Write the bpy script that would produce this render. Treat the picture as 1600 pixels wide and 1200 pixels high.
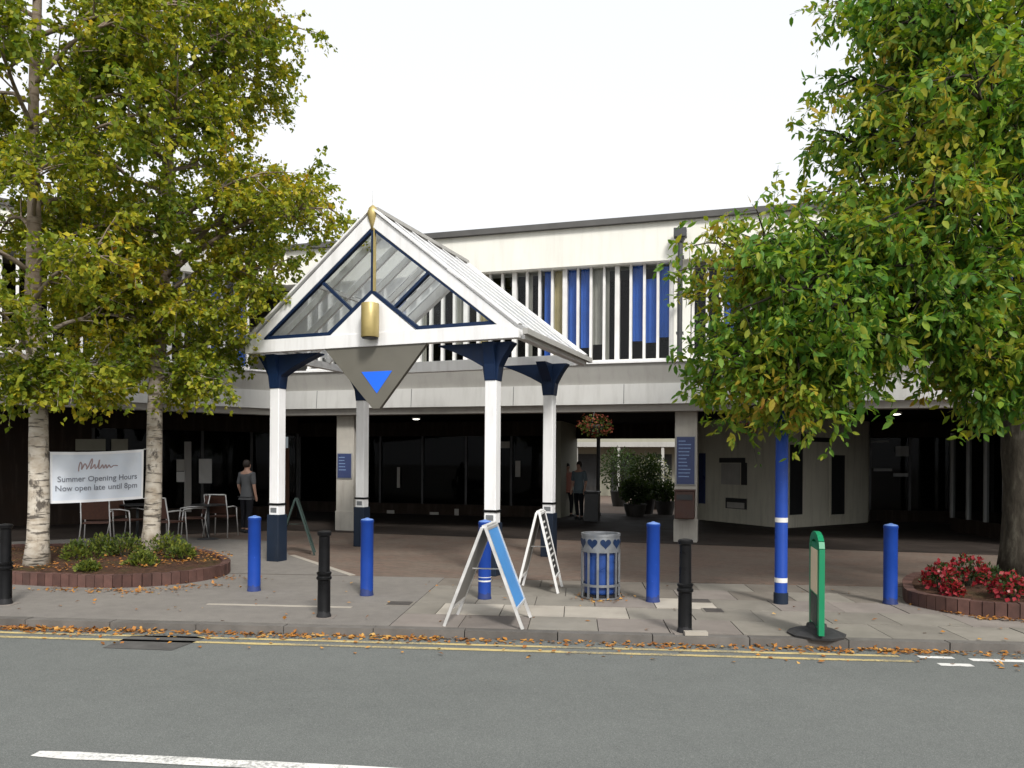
import bpy, bmesh, math, random
import numpy as np
from mathutils import Vector, Matrix

random.seed(7)
rng = np.random.default_rng(11)
R = math.radians
scene = bpy.context.scene
for o in list(bpy.data.objects):
    bpy.data.objects.remove(o)

# ------------------------------------------------------------------ camera, sky, sun, exposure
EYE, FPX, HORIZON, ROLL = 1.64, 1200.0, 725.0, R(0.4)
cam_d = bpy.data.cameras.new('camera')
cam_d.sensor_width = 36.0
cam_d.lens = 27.0
cam_d.shift_y = (HORIZON - 600.0) / 1600.0
cam_d.clip_start, cam_d.clip_end = 0.05, 2000.0
cam = bpy.data.objects.new('camera', cam_d)
scene.collection.objects.link(cam)
cam.matrix_world = Matrix.Translation((0, 0, EYE)) @ Matrix.Rotation(R(90), 4, 'X') @ Matrix.Rotation(ROLL, 4, 'Z')
scene.camera = cam

SUN_EL, SUN_AZ = R(43), R(160)          # azimuth measured from +Y clockwise: behind the camera
world = bpy.data.worlds.new('World')
scene.world = world
world.use_nodes = True
wn = world.node_tree
wn.nodes.clear()
sky = wn.nodes.new('ShaderNodeTexSky')
sky.sky_type = 'NISHITA'
sky.sun_disc = False
sky.sun_elevation = SUN_EL
sky.sun_rotation = SUN_AZ
sky.air_density, sky.dust_density, sky.ozone_density = 1.0, 5.0, 1.0
hs = wn.nodes.new('ShaderNodeHueSaturation')
hs.inputs['Saturation'].default_value = 0.12
veil = wn.nodes.new('ShaderNodeMixRGB')      # the even overcast deck over the blue
veil.inputs['Fac'].default_value = 0.6
veil.inputs['Color2'].default_value = (8.2, 8.4, 8.7, 1)
bg = wn.nodes.new('ShaderNodeBackground')
bg.inputs['Strength'].default_value = 0.108
wo = wn.nodes.new('ShaderNodeOutputWorld')
wn.links.new(sky.outputs[0], hs.inputs['Color'])
wn.links.new(hs.outputs[0], veil.inputs['Color1'])
wn.links.new(veil.outputs[0], bg.inputs['Color'])
wn.links.new(bg.outputs[0], wo.inputs[0])

sun_d = bpy.data.lights.new('sun', 'SUN')
sun_d.energy = 2.2
sun_d.angle = R(11)
sun_d.color = (1.0, 0.97, 0.92)
sun = bpy.data.objects.new('sun', sun_d)
scene.collection.objects.link(sun)
sd = Vector((math.sin(SUN_AZ) * math.cos(SUN_EL), math.cos(SUN_AZ) * math.cos(SUN_EL), math.sin(SUN_EL)))
sun.rotation_euler = sd.to_track_quat('Z', 'Y').to_euler()

vs = scene.view_settings
vs.view_transform, vs.look = 'Standard', 'None'
vs.exposure, vs.gamma = 0.62, 1.0
scene.display_settings.display_device = 'sRGB'
scene.cycles.max_bounces = 8
scene.cycles.transparent_max_bounces = 16
scene.cycles.use_denoising = True
scene.cycles.caustics_reflective = scene.cycles.caustics_refractive = False

# ------------------------------------------------------------------ measuring helpers (photo pixel -> place)
def lev(px, py):
    dx, dy = px - 800.0, py - HORIZON
    return dx * math.cos(ROLL) + dy * math.sin(ROLL), -dx * math.sin(ROLL) + dy * math.cos(ROLL)
def P(px, py, D):
    a, b = lev(px, py)
    return Vector((a / FPX * D, D, EYE - b / FPX * D))
def G(px, py, z=0.0):
    a, b = lev(px, py)
    D = (EYE - z) * FPX / b
    return Vector((a / FPX * D, D, z))

# ------------------------------------------------------------------ building helpers
COL = scene.collection
class MB:
    def __init__(s):
        s.v, s.f = [], []
    def add(s, vs_, fs):
        n = len(s.v)
        s.v += [tuple(p) for p in vs_]
        s.f += [tuple(i + n for i in f) for f in fs]
        return s
    def box(s, x0, x1, y0, y1, z0, z1):
        return s.add([(x0, y0, z0), (x1, y0, z0), (x1, y1, z0), (x0, y1, z0), (x0, y0, z1), (x1, y0, z1), (x1, y1, z1), (x0, y1, z1)],
                     [(0, 3, 2, 1), (4, 5, 6, 7), (0, 1, 5, 4), (1, 2, 6, 5), (2, 3, 7, 6), (3, 0, 4, 7)])
    def prism(s, pts, d):                   # polygon (3-D points) extruded along d
        n = len(pts); d = Vector(d)
        a = [Vector(p) for p in pts]
        vv = a + [p + d for p in a]
        fs = [tuple(range(n - 1, -1, -1)), tuple(range(n, 2 * n))]
        fs += [(i, (i + 1) % n, n + (i + 1) % n, n + i) for i in range(n)]
        return s.add(vv, fs)
    def bar(s, a, b, w, h, up=(0, 0, 1)):   # rectangular bar a->b
        a, b = Vector(a), Vector(b)
        t = (b - a).normalized(); up = Vector(up)
        sx = t.cross(up)
        if sx.length < 1e-4: sx = t.cross(Vector((1, 0, 0)))
        sx.normalize(); sz = sx.cross(t)
        p = [a + sx * (i * w / 2) + sz * (j * h / 2) for i, j in ((-1, -1), (1, -1), (1, 1), (-1, 1))]
        return s.prism(p, b - a)
    def tube(s, pts, rad, sides=8, cap=True):
        pts = [Vector(p) for p in pts]
        if not isinstance(rad, (list, tuple)): rad = [rad] * len(pts)
        n0 = len(s.v); prev = None
        for i, p in enumerate(pts):
            t = (pts[min(i + 1, len(pts) - 1)] - pts[max(i - 1, 0)])
            t = t.normalized() if t.length > 1e-9 else Vector((0, 0, 1))
            if prev is None:
                q = t.orthogonal().normalized()
            else:
                q = prev - t * prev.dot(t)
                q = q.normalized() if q.length > 1e-6 else t.orthogonal().normalized()
            prev = q; w = t.cross(q)
            for k in range(sides):
                an = 2 * math.pi * k / sides
                s.v.append(tuple(p + (q * math.cos(an) + w * math.sin(an)) * rad[i]))
        for i in range(len(pts) - 1):
            for k in range(sides):
                a = n0 + i * sides + k; b = n0 + i * sides + (k + 1) % sides
                s.f.append((a, b, b + sides, a + sides))
        if cap:
            s.f.append(tuple(n0 + k for k in range(sides - 1, -1, -1)))
            e = n0 + (len(pts) - 1) * sides
            s.f.append(tuple(e + k for k in range(sides)))
        return s
    def lathe(s, prof, seg=20, c=(0, 0, 0)):   # profile (r, z) turned about a vertical axis
        n0 = len(s.v); m = len(prof)
        for r, z in prof:
            for k in range(seg):
                an = 2 * math.pi * k / seg
                s.v.append((c[0] + r * math.cos(an), c[1] + r * math.sin(an), c[2] + z))
        for i in range(m - 1):
            for k in range(seg):
                a = n0 + i * seg + k; b = n0 + i * seg + (k + 1) % seg
                s.f.append((a, b, b + seg, a + seg))
        s.f.append(tuple(n0 + k for k in range(seg - 1, -1, -1)))
        s.f.append(tuple(n0 + (m - 1) * seg + k for k in range(seg)))
        return s
    def mesh(s, name, mat=None, smooth=False):
        me = bpy.data.meshes.new(name)
        me.from_pydata(s.v, [], s.f)
        if mat: me.materials.append(mat)
        if smooth:
            me.polygons.foreach_set('use_smooth', [True] * len(me.polygons))
        me.update()
        return me
    def build(s, name, mat, parent=None, smooth=False, bevel=0, loc=None, auto=None):
        o = bpy.data.objects.new(name, s.mesh(name, mat, smooth))
        COL.objects.link(o)
        if parent: o.parent = parent
        if loc is not None: o.location = loc
        if bevel:
            m = o.modifiers.new('bevel', 'BEVEL'); m.width = bevel; m.segments = 2; m.limit_method = 'ANGLE'
        if auto:
            m = o.modifiers.new('edge', 'EDGE_SPLIT'); m.split_angle = R(auto)
        return o

def tag(o, label=None, cat=None, group=None, kind=None):
    if label: o['label'] = label
    if cat: o['category'] = cat
    if group: o['group'] = group
    if kind: o['kind'] = kind
    return o
def empty(name, loc=(0, 0, 0), rz=0.0, label=None, cat=None, group=None):
    o = bpy.data.objects.new(name, None)
    o.empty_display_size = 0.2
    COL.objects.link(o)
    o.location = loc; o.rotation_euler = (0, 0, rz)
    return tag(o, label, cat, group)
def obj(name, me, parent=None, loc=None, rz=0.0):
    o = bpy.data.objects.new(name, me)
    COL.objects.link(o)
    if parent: o.parent = parent
    if loc is not None: o.location = loc
    if rz: o.rotation_euler = (0, 0, rz)
    return o
def copy_tree(o, parent=None):
    c = o.copy(); COL.objects.link(c)
    c.parent = parent
    for ch in list(o.children):
        copy_tree(ch, c)
    return c

# ------------------------------------------------------------------ materials
def new_mat(name):
    m = bpy.data.materials.new(name); m.use_nodes = True
    nt = m.node_tree
    return m, nt, nt.nodes['Principled BSDF']
def N(nt, t, **kw):
    n = nt.nodes.new(t)
    for k, v in kw.items():
        if k in n.inputs: n.inputs[k].default_value = v
        else: setattr(n, k, v)
    return n
def ramp(nt, stops, fac):
    r = nt.nodes.new('ShaderNodeValToRGB')
    e = r.color_ramp.elements
    while len(e) < len(stops): e.new(0.5)
    for el, (p, c) in zip(e, stops):
        el.position = p; el.color = (c[0], c[1], c[2], 1)
    nt.links.new(fac, r.inputs[0])
    return r.outputs[0]
def coords(nt, kind='Object', scale=None):
    t = nt.nodes.new('ShaderNodeTexCoord')
    out = t.outputs[kind]
    if scale:
        mp = nt.nodes.new('ShaderNodeMapping'); mp.inputs['Scale'].default_value = scale
        nt.links.new(out, mp.inputs[0]); out = mp.outputs[0]
    return out
def world_pos(nt, scale=None):
    g = nt.nodes.new('ShaderNodeNewGeometry'); out = g.outputs['Position']
    if scale:
        mp = nt.nodes.new('ShaderNodeMapping'); mp.inputs['Scale'].default_value = scale
        nt.links.new(out, mp.inputs[0]); out = mp.outputs[0]
    return out
def noise(nt, vec, scale, detail=4, rough=0.55):
    n = N(nt, 'ShaderNodeTexNoise', Scale=scale, Detail=detail, Roughness=rough)
    nt.links.new(vec, n.inputs['Vector'])
    return n.outputs['Fac']
def mixc(nt, fac, a, b, mode='MIX'):
    m = nt.nodes.new('ShaderNodeMixRGB'); m.blend_type = mode
    for i, x in ((0, fac), (1, a), (2, b)):
        if hasattr(x, 'is_linked'): nt.links.new(x, m.inputs[i])
        elif i == 0: m.inputs[0].default_value = x
        else: m.inputs[i].default_value = (x[0], x[1], x[2], 1)
    return m.outputs[0]
def bump(nt, b, h, strength=0.3, dist=0.01):
    n = N(nt, 'ShaderNodeBump', Strength=strength, Distance=dist)
    nt.links.new(h, n.inputs['Height']); nt.links.new(n.outputs[0], b.inputs['Normal'])

def N2(nt, x):
    h = N(nt, 'ShaderNodeMath', operation='MULTIPLY'); h.inputs[1].default_value = 0.5; nt.links.new(x, h.inputs[0]); return h.outputs[0]
def paint(name, c, rough=0.5, var=0.15, scale=2.0, dirt=0.25, dirt_c=(0.12, 0.10, 0.08), metal=0.0, streak=True, fine=60, bmp=0.05, spec=0.5, perobj=0.0, ground=0.0, worn=None):
    m, nt, b = new_mat(name)
    w = world_pos(nt)
    n1 = noise(nt, w, scale, 5)
    col = ramp(nt, [(0.3, [x * (1 - var) for x in c]), (0.7, [min(1, x * (1 + var * 0.6)) for x in c])], n1)
    if dirt:
        s_ = world_pos(nt, (3.0, 3.0, 0.35)) if streak else world_pos(nt, (1.3, 1.3, 1.3))
        n2 = noise(nt, s_, 2.2, 6, 0.65)
        f = ramp(nt, [(0.48, (0, 0, 0)), (0.78, (dirt, dirt, dirt))], n2)
        col = mixc(nt, f, col, dirt_c)
    if worn:
        wn_ = noise(nt, w, 38, 5, 0.75); wb = noise(nt, w, 1.6, 3, 0.6)
        am = N(nt, 'ShaderNodeMath', operation='ADD'); nt.links.new(wn_, am.inputs[0]); nt.links.new(wb, am.inputs[1])
        col = mixc(nt, ramp(nt, [(0.98 / 2, (0, 0, 0)), (1.14 / 2, (0.9, 0.9, 0.9))], N2(nt, am.outputs[0])), col, worn)
    if ground:
        sp = nt.nodes.new('ShaderNodeSeparateXYZ'); nt.links.new(w, sp.inputs[0])
        gn = noise(nt, w, 14, 5, 0.7)
        a_ = N(nt, 'ShaderNodeMath', operation='MULTIPLY'); a_.inputs[1].default_value = ground * 2; nt.links.new(gn, a_.inputs[0])
        mr = N(nt, 'ShaderNodeMath', operation='LESS_THAN'); nt.links.new(sp.outputs[2], mr.inputs[0]); nt.links.new(a_.outputs[0], mr.inputs[1])
        col = mixc(nt, ramp(nt, [(0, (0, 0, 0)), (1, (0.55, 0.55, 0.55))], mr.outputs[0]), col, (0.035, 0.034, 0.036))
        ch = noise(nt, w, 26, 3, 0.7)
        col = mixc(nt, ramp(nt, [(0.70, (0, 0, 0)), (0.73, (0.7, 0.7, 0.7))], ch), col, [min(1, x * 2.2 + .03) for x in c])
    if perobj:
        oi = nt.nodes.new('ShaderNodeObjectInfo')
        f = ramp(nt, [(0, [1 - perobj] * 3), (1, [1 + perobj] * 3)], oi.outputs['Random'])
        col = mixc(nt, 1.0, col, f, 'MULTIPLY')
    nt.links.new(col, b.inputs['Base Color'])
    n3 = noise(nt, w, fine, 3)
    nt.links.new(ramp(nt, [(0.3, [max(0.02, rough - .12)] * 3), (0.7, [min(1, rough + .12)] * 3)], n1), b.inputs['Roughness'])
    b.inputs['Metallic'].default_value = metal
    b.inputs['Specular IOR Level'].default_value = spec
    if bmp: bump(nt, b, n3, bmp, 0.004)
    return m

M = {}
M['white'] = paint('white_paint', (0.78, 0.775, 0.77), 0.5, 0.06, 1.5, 0.3, (0.3, 0.28, 0.24))
M['facade_white'] = paint('facade_white', (0.80, 0.785, 0.72), 0.7, 0.05, 1.0, 0.22, (0.42, 0.40, 0.33), spec=0.2)
M['band_grey'] = paint('band_grey', (0.375, 0.365, 0.34), 0.6, 0.08, 1.2, 0.3, (0.18, 0.165, 0.15), spec=0.3)
M['band_light'] = paint('band_light', (0.49, 0.485, 0.465), 0.6, 0.06, 1.2, 0.3, (0.22, 0.2, 0.18), spec=0.3)
M['band_dark'] = paint('band_dark', (0.34, 0.325, 0.30), 0.6, 0.06, 1.2, 0.3, (0.15, 0.13, 0.12), spec=0.3)
M['navy'] = paint('navy_paint', (0.007, 0.020, 0.058), 0.42, 0.15, 3, 0.2, (0.03, 0.03, 0.03), spec=0.22)
M['navy_sleeve'] = paint('navy_sleeve', (0.010, 0.018, 0.034), 0.55, 0.2, 3, 0.3, (0.04, 0.04, 0.04), spec=0.25)
M['blue'] = paint('blue_paint', (0.008, 0.043, 0.255), 0.42, 0.12, 4, 0.25, (0.02, 0.04, 0.12), perobj=0.08, spec=0.25, ground=0.07)
M['black_iron'] = paint('black_iron', (0.006, 0.006, 0.0065), 0.33, 0.3, 6, 0.2, (0.02, 0.018, 0.016), spec=0.14, ground=0.06)
M['dark_metal'] = paint('dark_metal', (0.045, 0.047, 0.05), 0.5, 0.2, 4, 0.3, (0.1, 0.1, 0.09))
M['gold'] = paint('gold_metal', (0.42, 0.33, 0.13), 0.42, 0.12, 6, 0.15, (0.2, 0.13, 0.05), metal=0.35)
M['steel'] = paint('galvanised_steel', (0.23, 0.24, 0.25), 0.45, 0.15, 12, 0.25, (0.2, 0.19, 0.17), metal=0.6)
M['alu'] = paint('aluminium', (0.66, 0.65, 0.63), 0.4, 0.12, 8, 0.15, (0.25, 0.22, 0.2), metal=0.45)
M['frame_white'] = paint('frame_white', (0.72, 0.71, 0.69), 0.45, 0.08, 5, 0.25, (0.25, 0.22, 0.18))
M['board_blue'] = paint('board_blue', (0.06, 0.24, 0.55), 0.35, 0.08, 3, 0.1, (0.2, 0.3, 0.4))
M['board_dark'] = paint('board_dark', (0.02, 0.021, 0.022), 0.4, 0.3, 8, 0.1)
M['board_back'] = paint('board_back', (0.32, 0.30, 0.27), 0.6, 0.15, 4, 0.2)
M['green'] = paint('green_plastic', (0.004, 0.20, 0.085), 0.4, 0.12, 4, 0.12, (0.02, 0.08, 0.05))
M['dark_green'] = paint('dark_green', (0.012, 0.032, 0.026), 0.5, 0.2, 4, 0.2)
M['cream_panel'] = paint('cream_panel', (0.70, 0.58, 0.40), 0.5, 0.05, 3, 0.05)
M['rubber'] = paint('rubber', (0.02, 0.02, 0.021), 0.7, 0.3, 8, 0.4, (0.1, 0.09, 0.08), streak=False)
M['grey_sign'] = paint('grey_sign', (0.13, 0.122, 0.10), 0.5, 0.08, 3, 0.2, (0.12, 0.11, 0.09))
M['bright_blue'] = paint('bright_blue', (0.01, 0.14, 0.85), 0.4, 0.04, 3, 0.0)
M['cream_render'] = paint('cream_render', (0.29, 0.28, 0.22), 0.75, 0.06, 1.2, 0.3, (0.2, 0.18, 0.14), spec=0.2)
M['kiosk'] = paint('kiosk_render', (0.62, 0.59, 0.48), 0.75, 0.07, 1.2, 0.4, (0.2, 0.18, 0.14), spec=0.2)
M['column'] = paint('column_concrete', (0.42, 0.395, 0.35), 0.8, 0.1, 3, 0.35, (0.16, 0.14, 0.12), spec=0.2, bmp=0.2)
M['brown_box'] = paint('brown_box', (0.055, 0.022, 0.014), 0.55, 0.15, 5, 0.2)
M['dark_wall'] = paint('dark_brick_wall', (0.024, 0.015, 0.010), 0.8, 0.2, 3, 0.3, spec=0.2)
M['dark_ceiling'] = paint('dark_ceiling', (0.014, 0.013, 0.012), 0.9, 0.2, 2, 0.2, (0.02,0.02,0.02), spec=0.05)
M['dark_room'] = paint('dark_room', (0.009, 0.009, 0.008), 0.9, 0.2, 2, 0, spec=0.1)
M['shop_frame'] = paint('shop_frame', (0.02, 0.02, 0.02), 0.45, 0.2, 4, 0.2)
M['pale_frame'] = paint('pale_frame', (0.30, 0.30, 0.29), 0.5, 0.1, 4, 0.2)
M['wood'] = paint('brown_wood', (0.16, 0.065, 0.03), 0.55, 0.25, 6, 0.2)
M['paper'] = paint('paper', (0.62, 0.61, 0.58), 0.8, 0.05, 5, 0.1)
M['notice_blue'] = paint('notice_blue', (0.025, 0.04, 0.12), 0.35, 0.1, 4, 0.1)
M['notice_print'] = paint('notice_print', (0.16, 0.24, 0.42), 0.5, 0.2, 30, 0.0)
M['blind_blue'] = paint('blind_blue', (0.06, 0.17, 0.62), 0.8, 0.12, 3, 0.1, (0.03, 0.05, 0.2), spec=0.1)
M['blind_beige'] = paint('blind_beige', (0.55, 0.45, 0.25), 0.85, 0.2, 2.5, 0.1, spec=0.1)
M['blind_grey'] = paint('blind_grey', (0.42, 0.40, 0.36), 0.85, 0.12, 3, 0.2, spec=0.1)
M['roof_felt'] = paint('roof_felt', (0.11, 0.108, 0.105), 0.85, 0.2, 2, 0.3, (0.14, 0.13, 0.12), spec=0.2)
M['bin_blue'] = paint('bin_blue', (0.016, 0.055, 0.22), 0.35, 0.35, 7, 0.2, (0.02, 0.03, 0.06))
M['wicker'] = paint('wicker', (0.085, 0.035, 0.022), 0.6, 0.3, 25, 0.1)
M['kerb'] = paint('kerb_concrete', (0.125, 0.115, 0.104), 0.85, 0.2, 5, 0.5, (0.06, 0.055, 0.05), streak=False, bmp=0.4, perobj=0.15, spec=0.2)
M['slab_a'] = paint('slab_warm', (0.205, 0.188, 0.160), 0.85, 0.13, 3, 0.4, (0.10, 0.09, 0.075), streak=False, bmp=0.3, perobj=0.13, spec=0.2)
M['slab_b'] = paint('slab_pale', (0.37, 0.335, 0.285), 0.85, 0.1, 3, 0.35, (0.14, 0.12, 0.10), streak=False, bmp=0.3, perobj=0.08, spec=0.2)
M['slab_c'] = paint('slab_pink', (0.205, 0.180, 0.160), 0.85, 0.12, 3, 0.4, (0.10, 0.085, 0.075), streak=False, bmp=0.3, perobj=0.13, spec=0.2)
M['slab_d'] = paint('slab_shade', (0.165, 0.145, 0.122), 0.85, 0.15, 3, 0.45, (0.09, 0.075, 0.06), streak=False, bmp=0.3, perobj=0.13, spec=0.2)  # darker slab tone, paints in the shade deepening towards the building
M['brick'] = paint('edging_brick', (0.095, 0.050, 0.041), 0.85, 0.25, 9, 0.45, (0.05, 0.04, 0.035), streak=False, bmp=0.5, perobj=0.3, spec=0.2)
M['yellow'] = paint('yellow_line', (0.48, 0.38, 0.17), 0.75, 0.15, 8, 0.6, (0.17, 0.15, 0.11), streak=False, spec=0.2, worn=(0.15, 0.145, 0.125))
M['line_white'] = paint('white_line', (0.66, 0.65, 0.62), 0.75, 0.1, 9, 0.5, (0.22, 0.215, 0.2), streak=False, spec=0.2)
M['road_white'] = paint('worn_white_line', (0.66, 0.65, 0.62), 0.75, 0.1, 9, 0.4, (0.3, 0.29, 0.27), streak=False, spec=0.2, worn=(0.24, 0.24, 0.225))
M['cast_iron'] = paint('cast_iron_cover', (0.055, 0.047, 0.042), 0.7, 0.25, 10, 0.3, streak=False)
M['patch'] = paint('asphalt_patch', (0.09, 0.086, 0.081), 0.92, 0.25, 6, 0.4, (0.09, 0.085, 0.08), streak=False, bmp=0.6, spec=0.15)
M['terracotta'] = paint('dark_pot', (0.03, 0.026, 0.022), 0.7, 0.2, 5, 0.2)
M['arcade_shade'] = paint('arcade_shade', (0.042, 0.033, 0.028), 0.75, 0.3, 1.6, 0.5, (0.02, 0.018, 0.016), streak=False, spec=0.15)  # dark floor colour standing in for the shade inside the arcade
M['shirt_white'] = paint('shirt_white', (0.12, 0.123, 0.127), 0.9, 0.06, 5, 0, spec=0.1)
M['shirt_pink'] = paint('shirt_pink', (0.50, 0.22, 0.17), 0.9, 0.08, 5, 0, spec=0.1)
M['shirt_slate'] = paint('shirt_slate', (0.14, 0.18, 0.20), 0.9, 0.08, 5, 0, spec=0.1)
M['trousers'] = paint('dark_trousers', (0.02, 0.02, 0.024), 0.9, 0.1, 5, 0, spec=0.1)
M['skin'] = paint('skin', (0.48, 0.28, 0.20), 0.6, 0.06, 8, 0)
M['hair'] = paint('hair', (0.03, 0.02, 0.014), 0.6, 0.2, 30, 0)

def m_asphalt():
    m, nt, b = new_mat('asphalt')
    w = world_pos(nt)
    big = noise(nt, world_pos(nt, (0.25, 1.1, 1)), 0.9, 5)
    mid = noise(nt, w, 4, 6, 0.7)
    fine = noise(nt, w, 170, 2, 0.6)
    c = ramp(nt, [(0.3, (0.112, 0.122, 0.114)), (0.7, (0.152, 0.164, 0.153))], big)
    c = mixc(nt, 0.35, c, ramp(nt, [(0.28, (0.080, 0.086, 0.080)), (0.75, (0.190, 0.200, 0.186))], mid))
    c = mixc(nt, 0.55, c, ramp(nt, [(0.32, (0.045, 0.047, 0.047)), (0.52, (0.116, 0.12, 0.115)), (0.72, (0.25, 0.25, 0.235))], fine))
    nt.links.new(c, b.inputs['Base Color'])
    b.inputs['Roughness'].default_value = 0.88
    b.inputs['Specular IOR Level'].default_value = 0.25
    bump(nt, b, fine, 0.5, 0.006)
    return m
def m_tarmac():
    m, nt, b = new_mat('footway_tarmac')
    w = world_pos(nt)
    big = noise(nt, w, 0.9, 6, 0.6); mid = noise(nt, w, 6, 5, 0.65); fine = noise(nt, w, 120, 2)
    c = ramp(nt, [(0.3, (0.148, 0.134, 0.12)), (0.7, (0.205, 0.19, 0.168))], big)
    c = mixc(nt, 0.4, c, ramp(nt, [(0.3, (0.10, 0.092, 0.082)), (0.75, (0.25, 0.225, 0.20))], mid))
    c = mixc(nt, 0.3, c, ramp(nt, [(0.3, (0.07, 0.066, 0.06)), (0.7, (0.29, 0.27, 0.25))], fine))
    nt.links.new(c, b.inputs['Base Color'])
    b.inputs['Roughness'].default_value = 0.9; b.inputs['Specular IOR Level'].default_value = 0.2
    bump(nt, b, fine, 0.4, 0.005)
    return m
def m_brickpave():
    m, nt, b = new_mat('brick_paving')
    mp = nt.nodes.new('ShaderNodeMapping'); mp.inputs['Rotation'].default_value = (0, 0, R(29))
    nt.links.new(world_pos(nt), mp.inputs[0])
    br = N(nt, 'ShaderNodeTexBrick', Scale=1.0)
    br.inputs['Brick Width'].default_value = 0.21; br.inputs['Row Height'].default_value = 0.105
    br.inputs['Mortar Size'].default_value = 0.006
    br.inputs['Color1'].default_value = (0.155, 0.098, 0.073, 1); br.inputs['Color2'].default_value = (0.105, 0.072, 0.057, 1)
    br.inputs['Mortar'].default_value = (0.085, 0.073, 0.06, 1)
    nt.links.new(mp.outputs[0], br.inputs['Vector'])
    n = noise(nt, world_pos(nt), 1.1, 6, 0.6)
    c = mixc(nt, ramp(nt, [(0.38, (0, 0, 0)), (0.68, (0.75, 0.75, 0.75))], n), br.outputs['Color'], (0.145, 0.122, 0.098))
    c = mixc(nt, 0.3, c, ramp(nt, [(0.3, (0.08, 0.065, 0.05)), (0.7, (0.23, 0.18, 0.15))], noise(nt, world_pos(nt), 9, 5, 0.7)))
    nt.links.new(c, b.inputs['Base Color'])
    b.inputs['Roughness'].default_value = 0.85; b.inputs['Specular IOR Level'].default_value = 0.2
    bump(nt, b, br.outputs['Fac'], -0.3, 0.005)
    return m
def m_soil():
    m, nt, b = new_mat('soil')
    w = world_pos(nt)
    n = noise(nt, w, 14, 6, 0.7); n2 = noise(nt, w, 3, 4)
    c = ramp(nt, [(0.3, (0.03, 0.02, 0.014)), (0.6, (0.085, 0.045, 0.03)), (0.8, (0.16, 0.075, 0.04))], n)
    c = mixc(nt, ramp(nt, [(0.5, (0, 0, 0)), (0.7, (0.6, 0.6, 0.6))], n2), c, (0.055, 0.06, 0.02))
    nt.links.new(c, b.inputs['Base Color']); b.inputs['Roughness'].default_value = 1
    b.inputs['Specular IOR Level'].default_value = 0.1
    bump(nt, b, n, 1.0, 0.03)
    return m
def m_birch():
    m, nt, b = new_mat('birch_bark')
    w = world_pos(nt)
    band = noise(nt, world_pos(nt, (3.5, 3.5, 26)), 1.0, 4, 0.6)
    patch = noise(nt, world_pos(nt, (4, 4, 2.6)), 1.3, 5, 0.65)
    c = ramp(nt, [(0.25, (0.27, 0.22, 0.16)), (0.5, (0.44, 0.39, 0.32)), (0.75, (0.56, 0.52, 0.45))], noise(nt, world_pos(nt, (5, 5, 9)), 1.2, 4))
    c = mixc(nt, ramp(nt, [(0.55, (0, 0, 0)), (0.62, (0.85, 0.85, 0.85))], band), c, (0.05, 0.042, 0.036))
    c = mixc(nt, ramp(nt, [(0.56, (0, 0, 0)), (0.64, (0.9, 0.9, 0.9))], patch), c, (0.06, 0.05, 0.042))
    # the upper bark of these birches is browner and darker
    sp = nt.nodes.new('ShaderNodeSeparateXYZ'); nt.links.new(w, sp.inputs[0])
    mr = N(nt, 'ShaderNodeMapRange'); mr.inputs[1].default_value = 2.2; mr.inputs[2].default_value = 4.2
    nt.links.new(sp.outputs[2], mr.inputs[0])
    c = mixc(nt, ramp(nt, [(0, (0, 0, 0)), (1, (0.72, 0.72, 0.72))], mr.outputs[0]), c, (0.15, 0.105, 0.07))
    nt.links.new(c, b.inputs['Base Color']); b.inputs['Roughness'].default_value = 0.8
    b.inputs['Specular IOR Level'].default_value = 0.2
    bump(nt, b, band, 0.4, 0.012)
    return m
def m_bark():
    m, nt, b = new_mat('grey_bark')
    n = noise(nt, world_pos(nt, (9, 9, 3)), 1.5, 6, 0.65)
    c = ramp(nt, [(0.3, (0.02, 0.017, 0.013)), (0.55, (0.055, 0.047, 0.036)), (0.72, (0.10, 0.092, 0.072)), (0.8, (0.19, 0.185, 0.15))], n)
    nt.links.new(c, b.inputs['Base Color']); b.inputs['Roughness'].default_value = 0.9
    b.inputs['Specular IOR Level'].default_value = 0.15
    bump(nt, b, n, 0.8, 0.02)
    return m
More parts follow.
